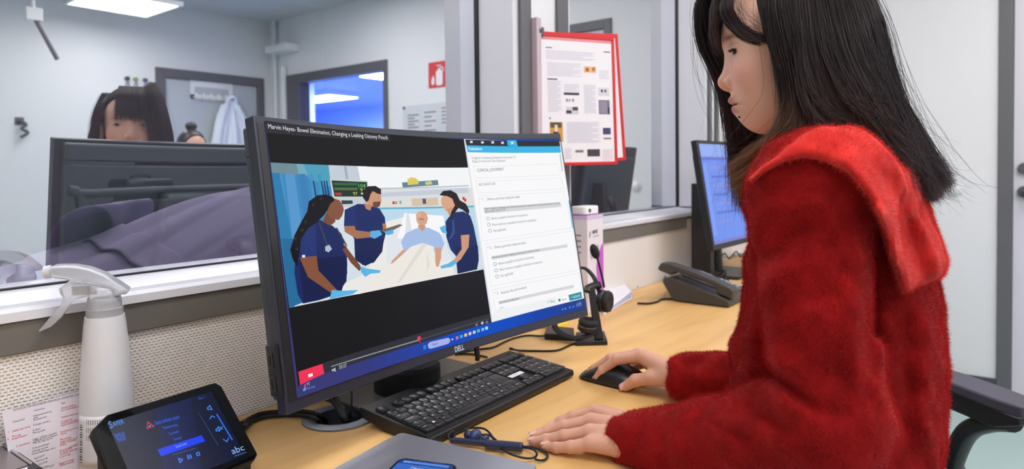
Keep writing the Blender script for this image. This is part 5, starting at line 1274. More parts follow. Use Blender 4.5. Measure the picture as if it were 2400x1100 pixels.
# ------------------------------------------------------------------ second monitor
def monitor2():
    tl = P(1632, 328, 2.28); w_, h_, ti = .53, .385, R(9)
    u = Vector((math.cos(R(-2)), math.sin(R(-2)), 0)); n0 = Vector((u.y, -u.x, 0)); v = Vector((0,0,1))*math.cos(ti)-n0*math.sin(ti); n = n0*math.cos(ti)+Vector((0,0,1))*math.sin(ti)
    o = tl-v*h_
    T = wthing('office_monitor', 'second black flat monitor with blue lit screen behind the woman', 'monitor', (o.x+w_/2, o.y+.06, D))
    M_ = Matrix.Identity(4)
    for i in range(3): M_[i][0] = u[i]; M_[i][1] = v[i]; M_[i][2] = n[i]; M_[i][3] = o[i]
    MB().box((0, 0, -.022), (w_, h_, 0), M_).build('front_frame', M_black, T, bevel=.002)
    MB().box((.05, .04, -.05), (w_-.05, h_-.04, -.0225), M_).build('back_shell', M_back, T, bevel=.01)
    pn = MB().box((.012, .018, .0002), (w_-.012, h_-.012, .0008), M_).build('screen_panel', M_black, T)
    s = Scr(); a, b, c, d = .013, .019, w_-.013, h_-.013
    s.poly([(a,b),(c,b),(c,d),(a,d)], (112, 148, 244)); s.poly([(a,d-.045),(c,d-.045),(c,d),(a,d)], (150, 178, 250)); s.poly([(a,d-.058),(c,d-.058),(c,d-.048),(a,d-.048)], (104, 116, 214))
    s.poly([(a,b),(c,b),(c,b+.012),(a,b+.012)], (122, 130, 206)); s.poly([(a+.01,b+.03),(a+.035,b+.03),(a+.035,d-.07),(a+.01,d-.07)], (128, 162, 250))
    for i in range(7): s.poly([(a+.06,d-.09-i*.032),(a+.06+.12+.04*(i % 3),d-.09-i*.032),(a+.06+.12+.04*(i % 3),d-.082-i*.032),(a+.06,d-.082-i*.032)], (92, 116, 222) if i % 2 else (140, 150, 232))
    for i in range(5): s.poly([(a+.30,d-.10-i*.045),(c-.03,d-.10-i*.045),(c-.03,d-.075-i*.045),(a+.30,d-.075-i*.045)], (136, 168, 252))
    s.finish('screen_picture', lambda x, y, z: M_ @ Vector((x, y, .0010+z)), screen_mat('screen2_light', .9), pn)
    nk = [M_ @ Vector((w_*.5, h_*.45, -.052)), M_ @ Vector((w_*.5, h_*.3, -.085)), Vector((o.x+w_*.5, o.y+.085, D+.06)), Vector((o.x+w_*.5, o.y+.08, D+.012))]
    MB().tube(spline(nk, 6), .024, 14, flat=.6).build('stand_neck', M_black, T)
    m = MB(); m.prism(rrect(.24, .17, .015, 5, o.x+w_*.5, o.y+.05), D+.0006, D+.012); m.build('stand_base', M_black, T, bevel=.002)
    # stand column of the second monitor, behind its left edge
    k = wthing('stand_column', 'slim black upright stand column behind the left edge of the second monitor', 'computer', (o.x+.125, o.y+.098, D))
    b0, b1 = Z(1662, 622), None
    m = MB(); cx, cy = o.x+.125, o.y+.098
    m.box((cx-.010, cy-.040, D+.0006), (cx+.026, cy+.030, D+.345)); m.build('outer_shell', M_black, k, bevel=.003)
    MB().box((cx-.006, cy-.0415, D+.02), (cx+.026, cy-.0402, D+.28)).build('column_strip', M_dkpl, k)
    MB().cyl((cx+.01, cy-.0415, D+.265), (cx+.01, cy-.043, D+.265), .004, n=14).build('column_stud', M_chrome, k)
    cb = wthing('cable_coil', 'coiled black cable looped on the desk at the foot of the second monitor', 'cable', Z(1660, 640))
    pts = []
    for i in range(40):
        g = i*.5; pts.append(Vector((o.x-.005+.052*math.cos(g)+.02*math.sin(i*.31), o.y-.005+.036*math.sin(g)+.012*math.cos(i*.23), D+.005+.010*(1+math.sin(i*1.1))+.0008*i)))
    MB().tube(spline(pts, 5), .0034, 7).build('cable_run', M_blackm, cb)
    ev = wthing('cable_bundle', 'small tangle of pale and black leads on the desk under the blue screen', 'cable', Z(1725, 600))
    for i, (m_, r_) in enumerate(((M_blackm, .003), (M_white, .0045), (M_blackm, .003))):
        p = [Z(1690+9*j, 596-4*((j*7+i*3) % 5)+i*5, .006+.012*((j*3+i) % 3)) for j in range(8)]
        MB().tube(spline(p, 6), r_, 8).build('lead', m_, ev)
    pe = wthing('pen', 'dark pen leaning near the telephone behind the desk edge', 'pen', Z(1600, 624))
    MB().tube([Z(1572, 624, .05), Z(1622, 640, .012)], .0045, 10).build('pen_barrel', M_black, pe)
    MB().tube([Z(1622, 640, .012), Z(1630, 643, .004)], [.0045, .001], 10).build('pen_tip', M_dgrey, pe)
monitor2()

# ------------------------------------------------------------------ loose cables on the desk
def cable(label, pts, r, name='cable'):
    T = wthing(name, label, 'cable', pts[len(pts)//2]); MB().tube(spline(pts, 8), r, 8).build('cable_run', M_blackm, T)
    MB().tube([pts[0], pts[0]+(pts[1]-pts[0]).normalized()*.012], r*1.5, 10).build('plug', M_black, T)
cable('thick black cable from the touch panel to the cable hole, upper one', [Z(566, 996, .012), Z(585, 982, .006), Z(610, 971, .0045), Z(650, 966, .0045), Z(690, 964, .0045), Z(722, 966, .008), Z(742, 972, .012), Z(760, 985, -.008), Z(766, 992, -.028)], .0038)
cable('thick black cable from the touch panel to the cable hole, lower one', [Z(570, 1004, .010), Z(592, 988, .0045), Z(622, 978, .0045), Z(662, 974, .0045), Z(700, 974, .0045), Z(728, 978, .011), Z(744, 985, .010), Z(756, 994, -.012), Z(760, 998, -.030)], .0034)
for i, (a, b_) in enumerate((((777, 935), (806, 985)), ((787, 932), (812, 988)), ((822, 905), (820, 975)))):
    cable(['black cable dropping from the monitor into the cable hole, left one', 'black cable dropping from the monitor into the cable hole, middle one', 'thin black cable dropping from the monitor into the cable hole, right one'][i],
          [P(a[0]-4, a[1]-26, 1.14), P(a[0], a[1], 1.12), P((a[0]+b_[0])/2+3, (a[1]+b_[1])/2, 1.09), Z(b_[0], b_[1], .004), Z(b_[0]+4, b_[1]+2, -.03)], .0040 if i < 2 else .0017)
cable('thin black keyboard cable running right towards the headset stand', [Z(1196, 818, .016), Z(1215, 822, .004), Z(1250, 823, .0025), Z(1290, 823, .0025), Z(1312, 820, .0025), Z(1330, 812, .0025), Z(1345, 806, .0025), Z(1360, 804, .004)], .0022)
cable('thin black headset cable running from its stand to the monitor', [Z(1278, 788, .012), Z(1262, 788, .0025), Z(1235, 787, .0025), Z(1205, 793, .0025), Z(1180, 803, .0025), Z(1155, 815, .0025), Z(1125, 819, .0025), Z(1095, 824, .0025), Z(1068, 832, .0025)], .0022)
cable('short black cable lying behind the keyboard next to the monitor foot', [Z(1072, 829, .0025), Z(1090, 830, .0025), Z(1110, 831, .0025), Z(1130, 835, .0025), Z(1142, 838, .0025)], .002)

# ------------------------------------------------------------------ swing-out document holder on the post
def holder():
    tl, tr, br, bl = P(1265, 73, 1.755), P(1449, 87, 1.865), P(1454, 386, 1.865), P(1263, 390, 1.755)
    u = (tr-tl); w_ = u.length; u.normalize(); v = ((tl-bl)+(tr-br)).normalized(); v = (v-u*v.dot(u)).normalized(); h_ = (tl-bl).length; n = u.cross(v)
    if n.dot(Vector(_F)) > 0: n = -n
    T = wthing('document_holder', 'swing-out document holder with red-rimmed sleeves mounted on the white window post', 'holder', (1.46, -.012, (tl.z+bl.z)/2))
    def fr(o, u, v, n, name, lbl):
        M_ = Matrix.Identity(4)
        for i in range(3): M_[i][0] = u[i]; M_[i][1] = v[i]; M_[i][2] = n[i]; M_[i][3] = o[i]
        f = MB(); g = .0085
        for x0, x1, y0, y1 in ((0, w_, h_-g*1.4, h_), (0, w_, 0, g), (0, g, g, h_-g*1.4), (w_-g, w_, g, h_-g*1.4)): f.box((x0, y0, -.003), (x1, y1, .003), M_)
        o_ = f.build(name, M_red, T, bevel=.001); tag(o_, lbl)
        MB().box((g, g, -.0005), (w_-g, h_-g*1.4, .0005), M_).build('paper_sheet', M_paper, o_, smooth=False)
        return M_, o_
    v2 = (v*math.cos(R(2.6))-u*math.sin(R(2.6))).normalized(); u3 = (u*math.cos(R(2.6))+v*math.sin(R(2.6))).normalized()
    back_o = tl-v2*h_-n*.010+u*.004
    fr(back_o, u3, v2, n, 'back_sleeve', 'red-rimmed sleeve behind the front one, slightly askew')
    M_, o_ = fr(bl, u, v, n, 'front_sleeve', 'red-rimmed front sleeve holding a printed page')
    s = Scr(); X = lambda px: (px-100)/565*w_; Y = lambda py: h_-(py-105)/945*h_
    def rc(x0, y0, x1, y1, c): s.poly([(X(x0),Y(y1)),(X(x1),Y(y1)),(X(x1),Y(y0)),(X(x0),Y(y0))], c)
    rc(118, 130, 650, 160, (232, 150, 158))
    gr = (196, 196, 212); dk = (110, 104, 124)
    def para(x0, x1, y0, y1, st=11, c=gr):
        y = y0; i = 0
        while y < y1: rc(x0, y, x1-(x1-x0)*(.0, .06, .02, .25)[i % 4], y+4, c); y += st; i += 1
    rc(170, 212, 215, 219, dk); rc(585, 218, 635, 226, dk); para(170, 520, 235, 300); para(175, 420, 320, 412); rc(435, 334, 525, 380, (232, 186, 140)); rc(450, 345, 472, 372, (160, 100, 70)); rc(496, 340, 516, 368, (176, 120, 84)); para(545, 620, 360, 425)
    rc(175, 432, 245, 442, dk); para(175, 270, 452, 670); para(290, 400, 470, 520); rc(287, 528, 396, 546, (70, 66, 82)); rc(300, 574, 316, 594, (150, 146, 158)); rc(322, 574, 332, 594, (150, 146, 158)); rc(344, 572, 358, 594, (150, 146, 158)); rc(298, 632, 386, 684, (206, 202, 214)); rc(300, 656, 338, 678, (62, 56, 68)); rc(345, 630, 384, 656, (82, 76, 90))
    para(430, 520, 470, 670); rc(536, 486, 616, 546, (212, 212, 220)); rc(556, 500, 572, 518, (60, 58, 66)); rc(582, 500, 596, 518, (60, 58, 66)); rc(537, 576, 618, 680, (120, 112, 134)); rc(545, 584, 600, 672, (146, 138, 158)); rc(604, 630, 618, 680, (50, 46, 60))
    rc(182, 740, 272, 882, (206, 152, 74)); rc(186, 742, 264, 780, (96, 80, 60)); rc(216, 760, 236, 810, (226, 210, 190)); rc(204, 808, 240, 880, (66, 54, 84)); para(300, 540, 740, 890); rc(562, 780, 620, 828, (66, 66, 108)); rc(565, 852, 622, 864, (150, 120, 130))
    para(280, 330, 930, 1000); rc(356, 940, 414, 958, (132, 122, 134)); rc(442, 936, 534, 988, (70, 60, 72)); para(552, 630, 940, 1020, 11, (222, 196, 206)); rc(180, 708, 190, 720, dk)
    s.finish('page_print', lambda x, y, z: M_ @ Vector((x, y, .0007+z)), mat('page_print', (255,255,255), .8, vcol='col'), o_)
    # wall rail and pivots
    a = P(1258, 70, 1.57)
    MB().box((1.405, -.026, bl.z-.02), (1.425, -.0006, tl.z+.03)).build('holder_rail', mat('rail_pale', (196, 176, 186), .4), T, bevel=.002)
    for z in (tl.z-.004, bl.z+.02):
        c = Vector((1.415, -.026, z)); e_ = (tl if z > 1.4 else bl)+Vector((0,0,-.004 if z > 1.4 else .02))
        MB().tube([c, e_], .006, 10).build('pivot_arm', M_dgrey, T)
        MB().box((e_.x-.011, e_.y-.009, e_.z-.010), (e_.x+.009, e_.y+.009, e_.z+.014)).build('pivot_clip', M_dgrey, T, bevel=.002)
holder()
# ------------------------------------------------------------------ office chair
def office_chair():
    cx, cy = 1.02, -.93
    T = wthing('office_chair', 'black office swivel chair the woman sits on, padded armrest showing behind her', 'chair', (cx, cy, 0))
    M_pad = mat('armrest_pad', (66, 64, 78), .55, noise=(90, .05)); M_fab = mat('seat_fabric', (30, 30, 34), .9, bump=(300, .2, .001))
    MB().prism(rrect(.48, .46, .07, 6), .415, .475, Matrix.Translation((cx, cy, 0))).build('seat', M_fab, T, bevel=.022, seg=4)
    def bk(u, v):
        a = (u-.5)*2; return (cx+.16+a*.20, cy-.36-.05*v+.04*a*a, .56+v*.30)
    MB().grid(bk, 16, 14).build('backrest', M_fab, T, solid=.05, ang=60, bevel=.015)
    MB().tube(spline([(cx, cy-.1, .40), (cx+.06, cy-.30, .40), (cx+.13, cy-.40, .50), (cx+.16, cy-.41, .66)], 6), .022, 12).build('back_bracket', M_black, T)
    MB().cyl((cx, cy, .10), (cx, cy, .415), .028, n=20).build('gas_column', M_black, T)
    MB().lathe([(.001, .375), (.09, .375), (.10, .395), (.10, .414), (.001, .414)], 24, Matrix.Translation((cx, cy, 0))).build('seat_mechanism', M_black, T)
    for i in range(5):
        g = 2*math.pi*i/5+.3; e = Vector((cx+.30*math.cos(g), cy+.30*math.sin(g), .075))
        MB().tube([(cx, cy, .115), e], [.03, .018], 10, flat=.8).build('base_spoke', M_black, T)
        MB().cyl((e.x-.022*math.sin(g), e.y+.022*math.cos(g), .03), (e.x+.022*math.sin(g), e.y-.022*math.cos(g), .03), .03, n=18).build('caster', M_blackm, T, bevel=.004)
    # armrests: the far one shows behind the woman
    for far in (True, False):
        if far: a, b = P(2190, 876, 1.40), P(2425, 955, 1.18); lift = 0
        else:
            a, b = P(2190, 876, 1.40), P(2425, 955, 1.18); off = Vector((-.50, .02, 0)); a += off; b += off
        z = (a.z+b.z)/2; a.z = b.z = z
        d = (b-a).normalized(); s = Vector((-d.y, d.x, 0))
        def sec(p, w, h0, h1): return [p+s*w+Vector((0,0,h0)), p-s*w+Vector((0,0,h0)), p-s*w+Vector((0,0,h1)), p+s*w+Vector((0,0,h1))]
        m = MB(); n = 14; vs_ = []; fs = []
        for i in range(n+1):
            u = i/n; p = a+(b-a)*u; w = .038*(1-.25*abs(2*u-1)**3); vs_ += sec(p, w, -.012-.004*u, .006)
        fs = [(i*4+j, i*4+(j+1) % 4, i*4+4+(j+1) % 4, i*4+4+j) for i in range(n) for j in range(4)]+[(3,2,1,0), (n*4, n*4+1, n*4+2, n*4+3)]
        m.add(vs_, fs); m.build('armrest_pad', M_pad, T, bevel=.004, seg=3)
        m = MB(); vs_ = []
        for i in range(n+1):
            u = i/n; p = a+(b-a)*u; vs_ += sec(p, .033, -.012-.040*(1-max(0, u-.75)*2.4), -.0125)
        m.add(vs_, fs); m.build('armrest_underside', M_black, T, bevel=.004)
        mid = a+(b-a)*.36
        pts = [mid+Vector((0,0,-.040))+d*.10, mid+Vector((0,0,-.060))+d*.05, mid+Vector((0,0,-.10)), mid+Vector((0,0,-.18))-d*.035, Vector((mid.x, mid.y, .50))-d*.03, Vector((mid.x*.6+cx*.4, mid.y*.6+cy*.4, .41)), Vector((cx+(mid.x-cx)*.25, cy+(mid.y-cy)*.25, .395))]
        MB().tube(spline(pts, 7), .024, 12, flat=.75).build('armrest_post', M_black, T)
office_chair()
# ------------------------------------------------------------------ the woman at the desk
PW = wthing('person', 'woman in a fuzzy red sweater with long dark hair, sitting and using the mouse', 'person', (1.0, -.9, .476))
# head frame: x forward, y to her left (towards the camera), z up
HO = np.array(P(1866, 150, .80)); _az = R(-20)
HEX = np.array((math.sin(_az), math.cos(_az), 0)); HEY = np.array((-HEX[1], HEX[0], 0)); HEZ = np.array((0, 0, 1.0)); HM3 = np.stack([HEX, HEY, HEZ])
def h2w(p): return HO+np.asarray(p, float) @ HM3
def w2h(p): return (p-HO) @ HM3.T
NB_ = w2h(np.array(P(1962, 372, .835)))
def head_f(p, face=True):
    x, y, z = p[...,0], p[...,1], p[...,2]; q = p.copy(); q[...,1] = np.abs(y)
    f = sd_ell(p, (.004, 0, .040), (.078, .066, .081))
    f = smin(f, sd_ell(p, (.026, 0, -.010), (.0495, .058, .072)), .018)
    f = smin(f, sd_ell(p, (.033, 0, .038), (.0495, .056, .046)), .016)
    f = smin(f, sd_ell(p, (.014, 0, -.046), (.041, .047, .031)), .018)
    f = smin(f, sd_ell(p, (.0410, 0, -.0655), (.0165, .017, .0135)), .014)
    f = smin(f, sd_ell(q, (.044, .036, -.014), (.025, .021, .021)), .02)
    f = smin(f, sd_ell(p, (.0550, 0, -.043), (.0180, .027, .022)), .012)
    f = smax(f, -sd_ell(q, (.089, .030, .0155), (.0125, .017, .0095)), .014)      # eye sockets
    f = smin(f, sd_cap(p, (.0745, 0, .010), (.0800, 0, -.0165), .0050, .0092), .008)
    f = smin(f, sd_ell(p, (.0810, 0, -.0178), (.0092, .0105, .0088)), .005)
    f = smin(f, sd_ell(q, (.0725, .0140, -.0196), (.0108, .0064, .0082)), .0022)
    f = smin(f, sd_cap(p, (.080, 0, -.0245), (.070, 0, -.0275), .0042, .0045), .004)
    f = smax(f, -sd_ell(q, (.0770, .0078, -.0268), (.0056, .0034, .0036)), .0015)  # nostrils
    q2 = q.copy(); q2[...,0] += 13*y**2
    f = smin(f, sd_ell(q2, (.0675, .003, -.0410), (.0115, .0225, .0056)), .004)
    f = smin(f, sd_ell(q2, (.0635, .002, -.0528), (.0100, .0210, .0060)), .005)
    f = smax(f, -sd_ell(q2, (.0800, 0, -.0471), (.0170, .0245, .0012)), .0022)
    # lids around the eyeballs, opened by a narrow slit
    lid = np.linalg.norm(q-np.array((.0610, .0300, .0160)), axis=-1)-.0138
    lid = smax(lid, -sd_ell(q, (.0745, .0318, .0130), (.0180, .0172, .0043)), .0012)
    f = smin(f, lid, .004)
    f = smin(f, sd_ell(q, (-.012, .0735, -.002), (.017, .008, .031)), .008)
    f = smin(f, sd_cap(p, (-.018, 0, -.030), NB_, .050, .054), .022)
    return f
V, Q_ = surface_net(head_f, (-.16, -.10, -.18), (.105, .10, .135), .0017)
SKH = np.array(lin((220, 168, 144))); SK, SKR, LIP = np.array(lin((236, 188, 166))), np.array(lin((224, 152, 134))), np.array(lin((180, 98, 98)))  # face skin painted lighter than the hands to make up for weak light
def g3(c, r): return np.exp(-(((V-np.array(c))/np.array(r))**2).sum(-1))
Va = V.copy(); Va[:,1] = np.abs(Va[:,1]); Vo = V; V = Va
Vb = V.copy(); Vb[:,0] += 13*V[:,1]**2
def g3b(c, r): return np.exp(-(((Vb-np.array(c))/np.array(r))**4).sum(-1))
wl = np.clip(1.0*g3b((.076, .0, -.0412), (.0085, .0225, .0052))+1.0*g3b((.072, .0, -.0530), (.0085, .0200, .0058)), 0, 1)[:,None]
wc = np.clip(.7*g3((.055, .044, -.012), (.03, .024, .018))+.8*g3((.088, 0, -.018), (.010, .012, .010)), 0, 1)[:,None]
wb = np.clip(.8*g3((.074, .030, .0315), (.014, .019, .0030)), 0, 1)[:,None]
wk = np.clip(.5*g3((.0735, .030, .0235), (.011, .013, .0011)), 0, 1)[:,None]  # shade of the upper eyelid crease painted as a dark band
wm = g3((.0690, .020, -.0473), (.016, .012, .0016))[:,None]*.6
V = Vo
col = SK*(1-wc)+SKR*wc; col = col*(1-wl)+LIP*wl; col = col*(1-wb)+np.array(lin((70, 52, 48)))*wb; col = col*(1-wk)+np.array(lin((120, 78, 66)))*wk; col = col*(1-wm)+np.array(lin((110, 56, 54)))*wm
verts = [h2w(V)]; faces = [Q_]; cols = [col]; nv = len(V)
def add_part(fn, lo, hi, h, c=None):
    global nv
    v, q = surface_net(fn, lo, hi, h); verts.append(v); faces.append(q+nv); nv += len(v)
    cols.append(np.tile(SKH, (len(v), 1)) if c is None else c(v))
def hand_fn(fingers, palm, wrist):
    """fingers: list of (joints, radii); palm: list of (a, b, ra, rb); wrist chain of (a, b, ra, rb)"""
    def fn(p):
        f = None
        for a, b, ra, rb in palm+wrist:
            d = sd_cap(p, a, b, ra, rb); f = d if f is None else smin(f, d, .010)
        for js, rs in fingers:
            g = None
            for i in range(len(js)-1):
                d = sd_cap(p, js[i], js[i+1], rs[i], rs[i+1]); g = d if g is None else smin(g, d, .0025)
            for i in range(1, len(js)-1): g = smin(g, np.linalg.norm(p-np.asarray(js[i]), axis=-1)-rs[i]*1.04, .003)
            f = smin(f, g, .0035)
        return f
    return fn
def zz(px, py, h): return np.array(Z(px, py, h))
# left hand, flat on the desk
def knuckle_tint(pts):
    def c(v):
        o = np.tile(SKH, (len(v), 1))
        for q_ in pts:
            w_ = np.exp(-(((v-q_)/.007)**2).sum(-1))[:,None]*.55; o = o*(1-w_)+SKR*w_
        return o
    return c
LF = [([zz(1385, 1040, .022), zz(1338, 1048, .0145), zz(1304, 1050, .0095), zz(1278, 1047, .0072)], [.0098, .0082, .0072, .0062]),
      ([zz(1384, 1014, .027), zz(1322, 1023, .0190), zz(1280, 1031, .0115), zz(1249, 1035, .0075)], [.0104, .0088, .0077, .0066]),
      ([zz(1386, 988, .029), zz(1322, 1000, .0205), zz(1282, 1011, .0125), zz(1252, 1021, .0078)], [.0106, .0090, .0079, .0068]),
      ([zz(1394, 966, .028), zz(1342, 978, .0195), zz(1314, 989, .0125), zz(1298, 997, .0078)], [.0104, .0088, .0078, .0068]),
      ([zz(1440, 978, .020), zz(1412, 968, .014), zz(1385, 968, .0100), zz(1362, 973, .0085)], [.0130, .0105, .0092, .0078])]
wl_ = zz(1462, 1020, .030)
LPalm = [(zz(1455, 1046, .022), LF[0][0][0], .016, .0115), (zz(1458, 1030, .026), LF[1][0][0], .017, .0125), (zz(1460, 1008, .028), LF[2][0][0], .017, .0125), (zz(1464, 992, .027), LF[3][0][0], .016, .0118), (zz(1462, 990, .022), LF[4][0][1], .015, .012)]
wl2 = np.array(P(1560, 1030, .90))
LW = [(zz(1468, 1036, .027), wl2, .0215, .027), (zz(1472, 1008, .030), wl2, .0205, .027), (wl2, np.array(P(1800, 1010, .76)), .030, .040)]
kn = [j for js, _ in LF[:4] for j in js[:3]]
pts = np.array([j for js, _ in LF for j in js]+[wl2])
add_part(hand_fn(LF, LPalm, LW[:2]), pts.min(0)-.04, pts.max(0)+.05, .0017, knuckle_tint(kn))
# right hand over the mouse
def pp(px, py, d): return np.array(P(px, py, d))
RF = [([pp(1506, 836, 1.200), pp(1446, 843, 1.226), pp(1412, 868, 1.240), pp(1399, 884, 1.246)], [.0112, .0092, .0080, .0070]),
      ([pp(1499, 832, 1.222), pp(1432, 840, 1.250), pp(1394, 864, 1.266), pp(1376, 880, 1.272)], [.0112, .0092, .0080, .0070]),
      ([pp(1503, 838, 1.250), pp(1446, 848, 1.280), pp(1420, 872, 1.294), pp(1408, 890, 1.298)], [.0106, .0088, .0078, .0068]),
      ([pp(1514, 850, 1.268), pp(1472, 866, 1.292), pp(1450, 882, 1.302), pp(1440, 896, 1.304)], [.0096, .0080, .0072, .0062]),
      ([pp(1556, 886, 1.172), pp(1524, 886, 1.172), pp(1490, 892, 1.186), pp(1466, 906, 1.198)], [.0150, .0118, .0108, .0088])]
RPalm = [(pp(1570, 872, 1.165), RF[0][0][0], .018, .0130), (pp(1570, 868, 1.18), RF[1][0][0], .018, .0130), (pp(1574, 872, 1.195), RF[2][0][0], .017, .0125), (pp(1578, 884, 1.20), RF[3][0][0], .016, .0115), (pp(1572, 886, 1.160), RF[4][0][1], .017, .0125)]
wr2 = pp(1690, 885, 1.09)
RW = [(pp(1582, 878, 1.165), wr2, .0225, .027), (pp(1582, 886, 1.185), wr2, .0210, .027)]
kn = [j for js, _ in RF for j in js[1:3]]
pts = np.array([j for js, _ in RF for j in js]+[wr2])
add_part(hand_fn(RF, RPalm, RW), pts.min(0)-.04, pts.max(0)+.04, .0017, knuckle_tint(kn))
# body below the clothes: trunk, arms, legs
TC = np.array(P(1952, 800, .88)); tf = np.array((math.sin(R(-8)), math.cos(R(-8)), 0)); tl_ = np.array((-tf[1], tf[0], 0))
hip = np.array((TC[0]+.01, TC[1]-.03, .56))
SHL, ELL = np.array(P(1900, 452, .715)), np.array(P(1948, 992, .682))
SHR, ELR = np.array(P(2040, 470, 1.03)), np.array(P(1800, 890, 1.05))
LEG = {s: (hip+tl_*s*.09, hip+tl_*s*.12+tf*.40+np.array((0,0,-.03)), hip+tl_*s*.12+tf*.38+np.array((0,0,-.47))) for s in (1, -1)}
def trunk_f(p):
    f = sd_cap(p, hip, (TC[0], TC[1], 1.0), .095, .085)
    f = smin(f, sd_cap(p, (TC[0], TC[1]+.01, 1.0), h2w(NB_), .08, .048), .05)
    for a, b, c in ((SHL, ELL, wl2), (SHR, ELR, wr2)):
        f = smin(f, sd_cap(p, (TC[0], TC[1], 1.08), a, .05, .045), .04); f = smin(f, sd_cap(p, a, b, .042, .036), .02); f = smin(f, sd_cap(p, b, c, .034, .026), .02)
    for s in (1, -1):
        a, b, c = LEG[s]; f = smin(f, sd_cap(p, a, b, .07, .05), .03); f = smin(f, sd_cap(p, b, c, .048, .034), .02)
    return f
add_part(trunk_f, np.array((.45, -1.25, .05)), np.array((1.5, -.2, 1.26)), .009)
me = np_mesh('body', np.concatenate(verts), np.concatenate(faces))
ca = me.color_attributes.new('skin', 'FLOAT_COLOR', 'POINT'); cc = np.concatenate(cols); ca.data.foreach_set('color', np.concatenate([cc, np.ones((len(cc), 1))], 1).astype(np.float32).ravel())
M_skin = mat('skin', (226, 176, 152), .46, spec=.4, vcol='skin', bump=(420, .06, .0008), sss=.25, noise=(60, .035)); me.materials.append(M_skin)
BODY = link('body', me, PW, ang=180)
# eyes
for s in (1, -1):
    c = Vector(h2w((.0610, .0300*s, .0160))); look = Vector(HEX)*.88-Vector(HEZ)*.34+Vector(HEY)*.34; look.normalize(); A_ = aim(c, look) @ Matrix.Rotation(R(90), 4, 'Y')
    e = MB(); e.ell((0,0,0), (.0124, .0124, .0124), 24, 16, A_); eo = e.build('eye', mat('eye_white_%d' % s, (204, 190, 184), .15), BODY, ang=180)
    cap_ = lambda rr, a1, n: [(max(1e-5, rr*math.sin(a1*i/n)), rr*math.cos(a1*i/n)) for i in range(n+1)]
    MB().lathe(cap_(.01262, R(29), 8)[::-1], 24, A_).build('iris', mat('iris_%d' % s, (40, 25, 20), .35), eo, ang=180)
    MB().lathe(cap_(.01275, R(12), 5)[::-1], 20, A_).build('pupil', mat('pupil_%d' % s, (6, 5, 5), .2), eo, ang=180)
    L_ = []
    for i in range(64):
        g = R(-60+120*rng.random()); zo = .0016*math.cos(g*1.15)+.0004*rng.normal(); d0 = np.array((math.cos(g), math.sin(g), 0))
        base = np.array((.0610, .0300*s, .0160))+d0*.0134+np.array((0, 0, zo)); ln_ = .0030+.0022*rng.random()
        tip = base+d0*ln_+np.array((0, .0012*rng.normal(), -.0022+.0016*rng.random())); mid = (base+tip)/2+np.array((0, 0, -.0013))
        L_.append([h2w(base-d0*.0008), h2w(mid), h2w(tip)])
    strands('eyelashes', np.array(L_), np.tile([.00028, .00016, .00004], (64, 1)), mat('lash_%d' % s, (10, 7, 7), .5), BODY)['kind'] = 'stuff'
_t = np.array([(x, .013, -.0625) for x in np.linspace(.09, .03, 240)]); _i = int(np.argmax(head_f(_t) < 0))
m = MB(); m.ell(tuple(h2w(_t[_i])), (.0019, .0019, .0019), 12, 8); m.build('mole', mat('mole_brown', (58, 36, 34), .6), BODY, ang=180)
# finger nails
M_nail = mat('nail', (236, 190, 178), .25)
def nail(js, r, up):
    a, b = Vector(js[-2]), Vector(js[-1]); d = (b-a).normalized(); up = Vector(up); up = (up-d*up.dot(d)).normalized(); s = d.cross(up)
    c = b+d*r*.22
    m = MB(); m.grid(lambda u, v: tuple(c+d*((v-.5)*r*1.55)+s*((u-.5)*2*r*.78)+up*(r*(.99-.42*((u-.5)*2)**2)-.0012*max(0, v-.6))), 8, 8); m.build('fingernail', M_nail, BODY, solid=.0007, ang=180)
for js, rs in LF: nail(js, rs[-1], (0, 0, 1))
for js, rs in RF[:4]: nail(js, rs[-1], np.array((0, .35, 1)))
nail(RF[4][0], RF[4][1][-1], -_F*.75+np.array((0, 0, .8)))

# trousers and shoes, out of view under the desk
def trs(p):
    f = sd_cap(p, LEG[1][0], LEG[-1][0], .115, .115)
    for s in (1, -1):
        a, b, c = LEG[s]; f = smin(f, sd_cap(p, a, b, .085, .064), .03); f = smin(f, sd_cap(p, b, c, .060, .048), .02)
    return f
lo = np.minimum.reduce([q_ for s in (1, -1) for q_ in LEG[s]])-.13; hi = np.maximum.reduce([q_ for s in (1, -1) for q_ in LEG[s]])+.13
sdf_obj('trousers', trs, lo, hi, .012, mat('dark_trousers', (40, 42, 56), .85), PW)
for s in (1, -1):
    c = LEG[s][2]; m = MB(); m.ell(tuple(np.array((c[0], c[1], .045))+tf*.06), (.045, .12, .045), 20, 12); m.build('shoe', M_blackm, PW, ang=180)

